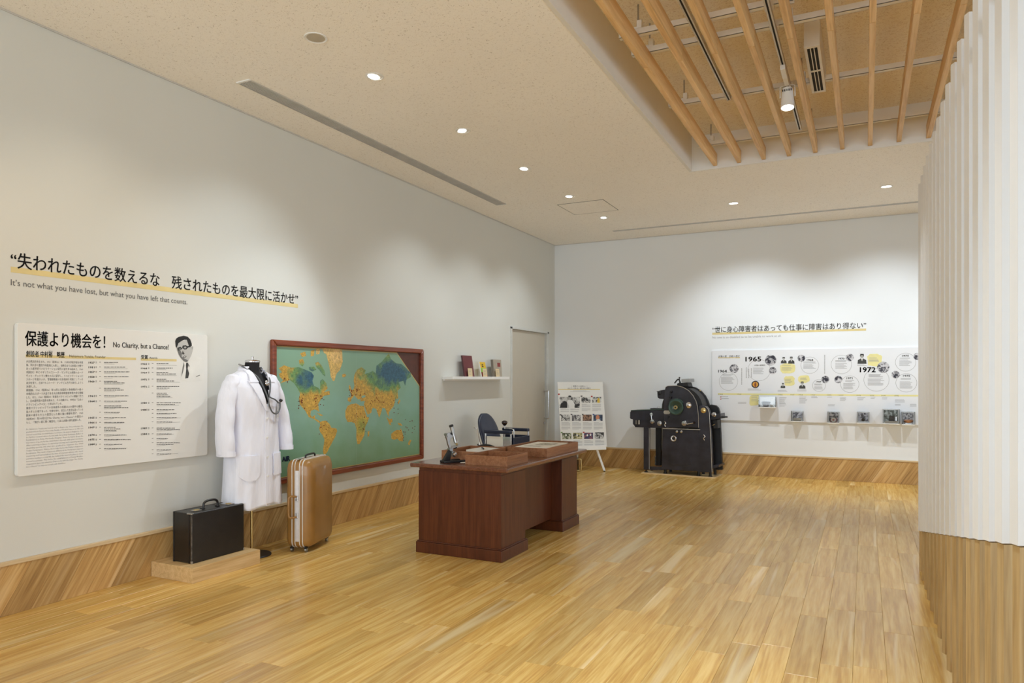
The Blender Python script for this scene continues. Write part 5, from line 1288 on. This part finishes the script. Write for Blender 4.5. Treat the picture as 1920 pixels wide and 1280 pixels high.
# ------------------------------------------------------------------ timeline panel on the back wall
TX0, TZ0, TW, TH = 2.533, .788, 3.9, 1.025
tl = thing('timeline_panel', 'wide white timeline panel with circles and photographs on back wall', 'panel', mtx=on_back(TX0, TZ0, DEP))
tt = .022
MB().box(0, TW, 0, TH, .003, tt).build('panel_board', M['board2'], tl, bevel=.0015)
T0 = tt + .0005
def tz(x, y):
    p = BW(1320 + x / 4.0, 590 + y / 4.0, DEP - tt); return (p[0] - TX0, p[1] - TZ0)
def ttext(name, body, m, x0, x1, y, size, lay=4, **k):
    a = tz(x0, y); b = tz(x1, y); return text(name, body, m, tl, a[0], a[1], size, T0 + .0003 * lay, width=b[0] - a[0], **k)
def rad(x, y, r_): return (tz(x + r_, y)[0] - tz(x - r_, y)[0]) / 2
def tpoly(name, pts, m, lay): MB().poly([tz(*p) for p in pts], T0 + .0003 * lay).build(name, m, tl, flat=True)
def tdisc(name, x, y, r_, m, lay):
    c_ = tz(x, y); q = rad(x, y, r_); MB().poly(circle(c_[0], c_[1], q, 32), T0 + .0003 * lay).build(name, m, tl, flat=True)
def tring(x, y, r_):
    c_ = tz(x, y); q = rad(x, y, r_); ring(MB(), c_[0], c_[1], q - .0035, q, T0 + .0003).build('circle_line', M['ink3'], tl, flat=True)
for x, y, r_ in ((183, 500, 70), (412, 415, 85), (793, 378, 68), (1030, 372, 78), (862, 530, 50), (1093, 520, 70), (1293, 488, 96), (1512, 355, 78), (1517, 510, 80)): tring(x, y, r_)
pgs = [photo('tl_%d' % k, (.02, .02, .035, 1), (.62, .62, .66, 1), s, k * 3.1) for k, s in enumerate((22, 18, 28, 20, 24, 26))]
for k, (x, y, r_) in enumerate(((225, 403, 34), (500, 340, 43), (515, 418, 28), (730, 325, 28), (1093, 320, 31), (1345, 393, 47), (910, 485, 30), (1007, 485, 30), (1437, 448, 32), (1600, 312, 30), (1700, 440, 34))):
    tdisc('photo_print', x, y, r_, pgs[k % 6], 3)
# emblem
tdisc('emblem_print', 385, 522, 29, mat('emblem_dark', (.015, .015, .035, 1), .5), 2); tdisc('emblem_print', 385, 522, 21, mat('emblem_orange', (.72, .34, .03, 1), .5), 3)
tpoly('emblem_print', [(380, 540), (376, 520), (385, 502), (394, 520), (390, 540)], mat('emblem_brown', (.25, .07, .02, 1), .5), 4)
def blob(x, y, rx, ry, seed):
    r2 = random.Random(seed); pts = []
    for k in range(18):
        t = 2 * math.pi * k / 18; j = r2.uniform(.9, 1.08); pts.append((x + rx * j * math.copysign(abs(math.cos(t)) ** .6, math.cos(t)), y + ry * j * math.copysign(abs(math.sin(t)) ** .6, math.sin(t))))
    tpoly('speech_patch', pts[::-1], M['paleyellow'], 1)
for k, b_ in enumerate(((627, 402, 55, 38), (640, 495, 40, 38), (748, 482, 42, 28), (1280, 340, 55, 48), (378, 640, 38, 42))): blob(*b_, k)
def bust(x, y, s):
    tpoly('portrait_print', [(x - 22 * s, y + 24 * s), (x - 20 * s, y + 6 * s), (x - 6 * s, y - 2 * s), (x + 6 * s, y - 2 * s), (x + 20 * s, y + 6 * s), (x + 22 * s, y + 24 * s)], G['g2'], 2)
    tdisc('portrait_print', x, y - 13 * s, 9.5 * s, G['g6'], 3); tpoly('portrait_print', [(x - 10 * s, y - 14 * s), (x - 8 * s, y - 24 * s), (x + 8 * s, y - 24 * s), (x + 10 * s, y - 14 * s), (x, y - 19 * s)], G['g05'], 4)
    tpoly('portrait_print', [(x - 5 * s, y - 2 * s), (x + 5 * s, y - 2 * s), (x, y + 12 * s)], G['g8'], 3)
bust(598, 340, 1.0); bust(655, 340, 1.1); bust(1185, 330, 1.55); bust(592, 530, .8); bust(737, 527, 1.1)
for s_, x0, x1, y, sz, f in (('1965', 312, 428, 349, .095, .003), ('1964', 107, 171, 432, .055, .0015), ('1972', 1170, 1286, 430, .095, .003), ('1968', 772, 818, 345, .035, .0008), ('1970', 1007, 1053, 335, .035, .0008), ('1971', 1070, 1114, 482, .035, .0008), ('1969', 842, 878, 507, .030, .0008), ('1975', 1485, 1536, 314, .035, .0008), ('1975', 1494, 1545, 464, .035, .0008)):
    ttext('year', s_, M['ink'] if sz > .05 else M['ink2'], x0, x1, y, sz, fat=f, res=2)
ttext('panel_heading', '太陽の家　挑戦の歴史', M['ink2'], 107, 270, 319, .035, res=1); tpoly('heading_bar', [(107, 326), (270, 325), (270, 318), (107, 319)], M['yellow'], 1)
ttext('ring_heading', '太陽の家開所', M['ink2'], 378, 460, 384, .026, res=1)
tpoly('time_axis', [(105, 599), (1660, 613), (1660, 600), (105, 587)], M['paleyellow'], 1)
for s_, x0, y in (('1964', 110, 600), ('1965', 250, 599), ('1966', 560, 603), ('1967', 648, 603), ('1968', 712, 604), ('1969', 803, 605), ('1970', 925, 606), ('1971', 1014, 607), ('1972', 1146, 608), ('1973', 1245, 609), ('1974', 1330, 610), ('1975', 1430, 611)): ttext('axis_year', s_, M['ink2'], x0, x0 + 30, y, .022, lay=3, res=1)
rg = random.Random(21)
def lines(x0, x1, y0, n_, dy=7.0, th=2.2, m=None, ragged=.3):
    g = MB()
    for k in range(n_):
        xe = x0 + (x1 - x0) * (1 - rg.uniform(0, ragged)); y = y0 + k * dy
        g.poly([tz(x0, y + th), tz(xe, y + th), tz(xe, y), tz(x0, y)], T0 + .0006)
    g.build('caption_print', m or M['ink3'], tl, flat=True, kind='stuff')
for a_ in ((140, 222, 448, 2, 8, 3), (128, 235, 470, 7), (368, 450, 398, 7), (745, 842, 352, 2, 8, 3), (745, 840, 372, 5), (985, 1078, 342, 2, 8, 3), (985, 1075, 365, 6), (828, 896, 516, 2, 6, 3), (828, 896, 534, 4), (1060, 1125, 490, 2, 8, 3), (1045, 1140, 512, 7), (1235, 1345, 445, 3, 9, 4), (1228, 1360, 478, 8), (1468, 1555, 323, 1, 8, 3), (1465, 1560, 338, 7), (1475, 1565, 474, 2, 8, 3), (1468, 1568, 500, 8), (328, 440, 555, 2, 8), (552, 632, 565, 2, 8), (700, 770, 562, 2, 8), (585, 672, 377, 1, 8, 3), (582, 672, 392, 4), (605, 668, 482, 4, 9, 3), (722, 782, 472, 2, 9, 3), (1235, 1318, 322, 4, 9, 3), (1150, 1222, 372, 2, 8), (355, 412, 605, 6, 8), (255, 322, 655, 2, 8), (130, 188, 612, 2, 14, 3), (565, 620, 620, 8, 9), (715, 775, 615, 6, 9), (805, 862, 612, 2, 9), (925, 965, 616, 1), (930, 995, 672, 2, 9), (1020, 1070, 618, 4, 8), (1150, 1210, 620, 3, 8), (1250, 1285, 617, 2, 8), (1335, 1385, 622, 2, 8), (1432, 1515, 636, 3, 8), (1432, 1490, 668, 2, 8), (1545, 1595, 668, 3, 8)): lines(*a_)
for x, y0, y1 in ((283, 400, 520), (318, 395, 470), (335, 405, 470), (355, 400, 470), (905, 300, 440)):
    g = MB(); y = y0
    while y < y1: g.poly([tz(x - 3, y + 6), tz(x + 3, y + 6), tz(x + 3, y), tz(x - 3, y)], T0 + .0006); y += 9
    g.build('vertical_print', M['ink3'], tl, flat=True, kind='stuff')
for y in (612, 628): tpoly('legend_mark', [(122, y + 7), (130, y + 7), (130, y), (122, y)], redc, 2)

# ------------------------------------------------------------------ acrylic display boxes fixed over the timeline
def dbox(lab, x0, x1, z0, z1, dep, bare=False):
    b = thing('display_box', lab, 'display box', mtx=on_back((x0 + x1) / 2, z0, DEP - tt - .0006), group='acrylic boxes on the timeline panel')
    hw = (x1 - x0) / 2; h = z1 - z0
    MB().box(-hw, hw, 0, .012, 0, dep).build('base_ledge', M['white'], b, bevel=.001)
    MB().box(-hw, hw, .0121, h, 0, .004).build('back_plate', M['white'], b)
    c_ = MB().box(-hw, -hw + .003, .0122, h, .0042, dep).box(hw - .003, hw, .0122, h, .0042, dep).box(-hw + .0031, hw - .0031, .0122, h, dep - .003, dep).box(-hw, hw, h + .0001, h + .003, .0042, dep)
    c_.build('acrylic_cover', M['acrylic'], b)
    return b, hw, h
def item(name, lab, cat, b): return thing(name, lab, cat, mtx=b.matrix_world @ Matrix.Translation((0, .0122, 0)))
def mount(b, hw, h, m, d0=.0043):
    MB().box(-hw + .014, hw - .014, .026, h - .014, d0, d0 + .004).build('photo_mount', m, b)
bpy.context.view_layer.update()
b, hw, h = dbox('clear box with grey pottery bowl on the timeline', 3.205, 3.432, .985, 1.142, .13)
bpy.context.view_layer.update(); it = item('pottery_bowl', 'grey pottery bowl inside the highest clear box', 'bowl', b)
MB().lathe([(.018, 0), (.030, .002), (.055, .040), (.062, .075), (.058, .075), (.048, .036), (.0, .010)], (-.02, 0, .065), (0, 1, 0), 28).build('bowl_wall', mat('grey_glaze', (.30, .31, .36, 1), .4), it, smooth=True)
MB().lathe([(.016, 0), (.022, .030), (.028, .034), (.0, .035)], (.06, 0, .07), (0, 1, 0), 20).build('cup', M['board'], it, smooth=True)
b, hw, h = dbox('clear box with pale grey figure photograph on timeline', 3.634, 3.790, .796, .945, .11); mount(b, hw, h, photo('bx_a', (.06, .06, .08, 1), (.55, .56, .62, 1), 26, 2.2))
bpy.context.view_layer.update(); it = item('paper_roll', 'white paper roll inside the clear box of the figure photograph', 'paper', b)
MB().cyl((-.05, .022, .06), (.05, .022, .06), .021, n=20).build('roll', M['board'], it, smooth=True)
b, hw, h = dbox('clear box with round red and white meter on timeline', 4.101, 4.246, .787, .948, .11); mount(b, hw, h, photo('bx_b', (.03, .03, .03, 1), (.40, .38, .38, 1), 40, 4))
bpy.context.view_layer.update(); it = item('round_meter', 'round meter with white dial and dark red case', 'meter', b)
MB().prism(rrect(-.042, .042, 0, .060, .015), .03, .06, 'z').build('meter_case', mat('meter_red', (.16, .02, .02, 1), .3), it, bevel=.004)
MB().lathe([(.030, 0), (.032, .006), (.027, .008), (.0, .008)], (0, .036, .06), (0, 0, 1), 28).build('dial', M['board'], it, smooth=True); MB().lathe([(.014, .0081), (.014, .009), (.0, .009)], (0, .036, .06), (0, 0, 1), 20).build('dial_mark', mat('dial_rose', (.5, .18, .14, 1), .4), it)
b, hw, h = dbox('clear box with small dark device on the timeline', 4.465, 4.612, .796, .952, .11); mount(b, hw, h, photo('bx_c', (.03, .03, .04, 1), (.45, .45, .50, 1), 34, 6))
bpy.context.view_layer.update(); it = item('small_device', 'small grey device with dark knob inside a clear box', 'device', b)
MB().box(-.05, .05, 0, .018, .03, .08).build('unit_base', M['steel'], it, bevel=.003); MB().lathe([(.020, 0), (.022, .02), (.016, .03), (.0, .026)], (0, .038, .045), (0, 0, 1), 22).build('lens', M['pressdark'], it, smooth=True)
b, hw, h = dbox('largest clear box with dark block on the timeline', 4.772, 4.968, .797, .995, .14); mount(b, hw, h, photo('bx_d', (.06, .07, .06, 1), (.50, .54, .52, 1), 24, 8))
bpy.context.view_layer.update(); it = item('dark_block', 'dark upright block on white base in the largest clear box', 'device', b)
MB().box(-.02, .04, 0, .10, .04, .09).build('block', M['pressdark'], it, bevel=.003); MB().box(-.07, .08, 0.0, .03, .092, .125).build('white_base', M['board'], it, bevel=.003); MB().box(.045, .07, .032, .09, .05, .08).build('terminal', M['steel'], it, bevel=.002)
b, hw, h = dbox('clear box with orange dish beside the louver fins', 4.995, 5.145, .790, .965, .11); mount(b, hw, h, photo('bx_e', (.10, .10, .12, 1), (.50, .50, .52, 1), 34, 9))
bpy.context.view_layer.update(); it = item('orange_dish', 'orange oval dish on a stand inside the rightmost clear box', 'dish', b)
MB().lathe([(.030, 0), (.052, .010), (.056, .028), (.052, .028), (.046, .012), (.0, .006)], (0, .02, .06), (0, 1, .15), 26).build('tray_rim', mat('wicker_orange', (.42, .18, .07, 1), .6, bump=.3, bscale=120), it, smooth=True)
MB().box(-.04, .04, 0, .018, .03, .09).build('tray_stand', M['steel'], it)
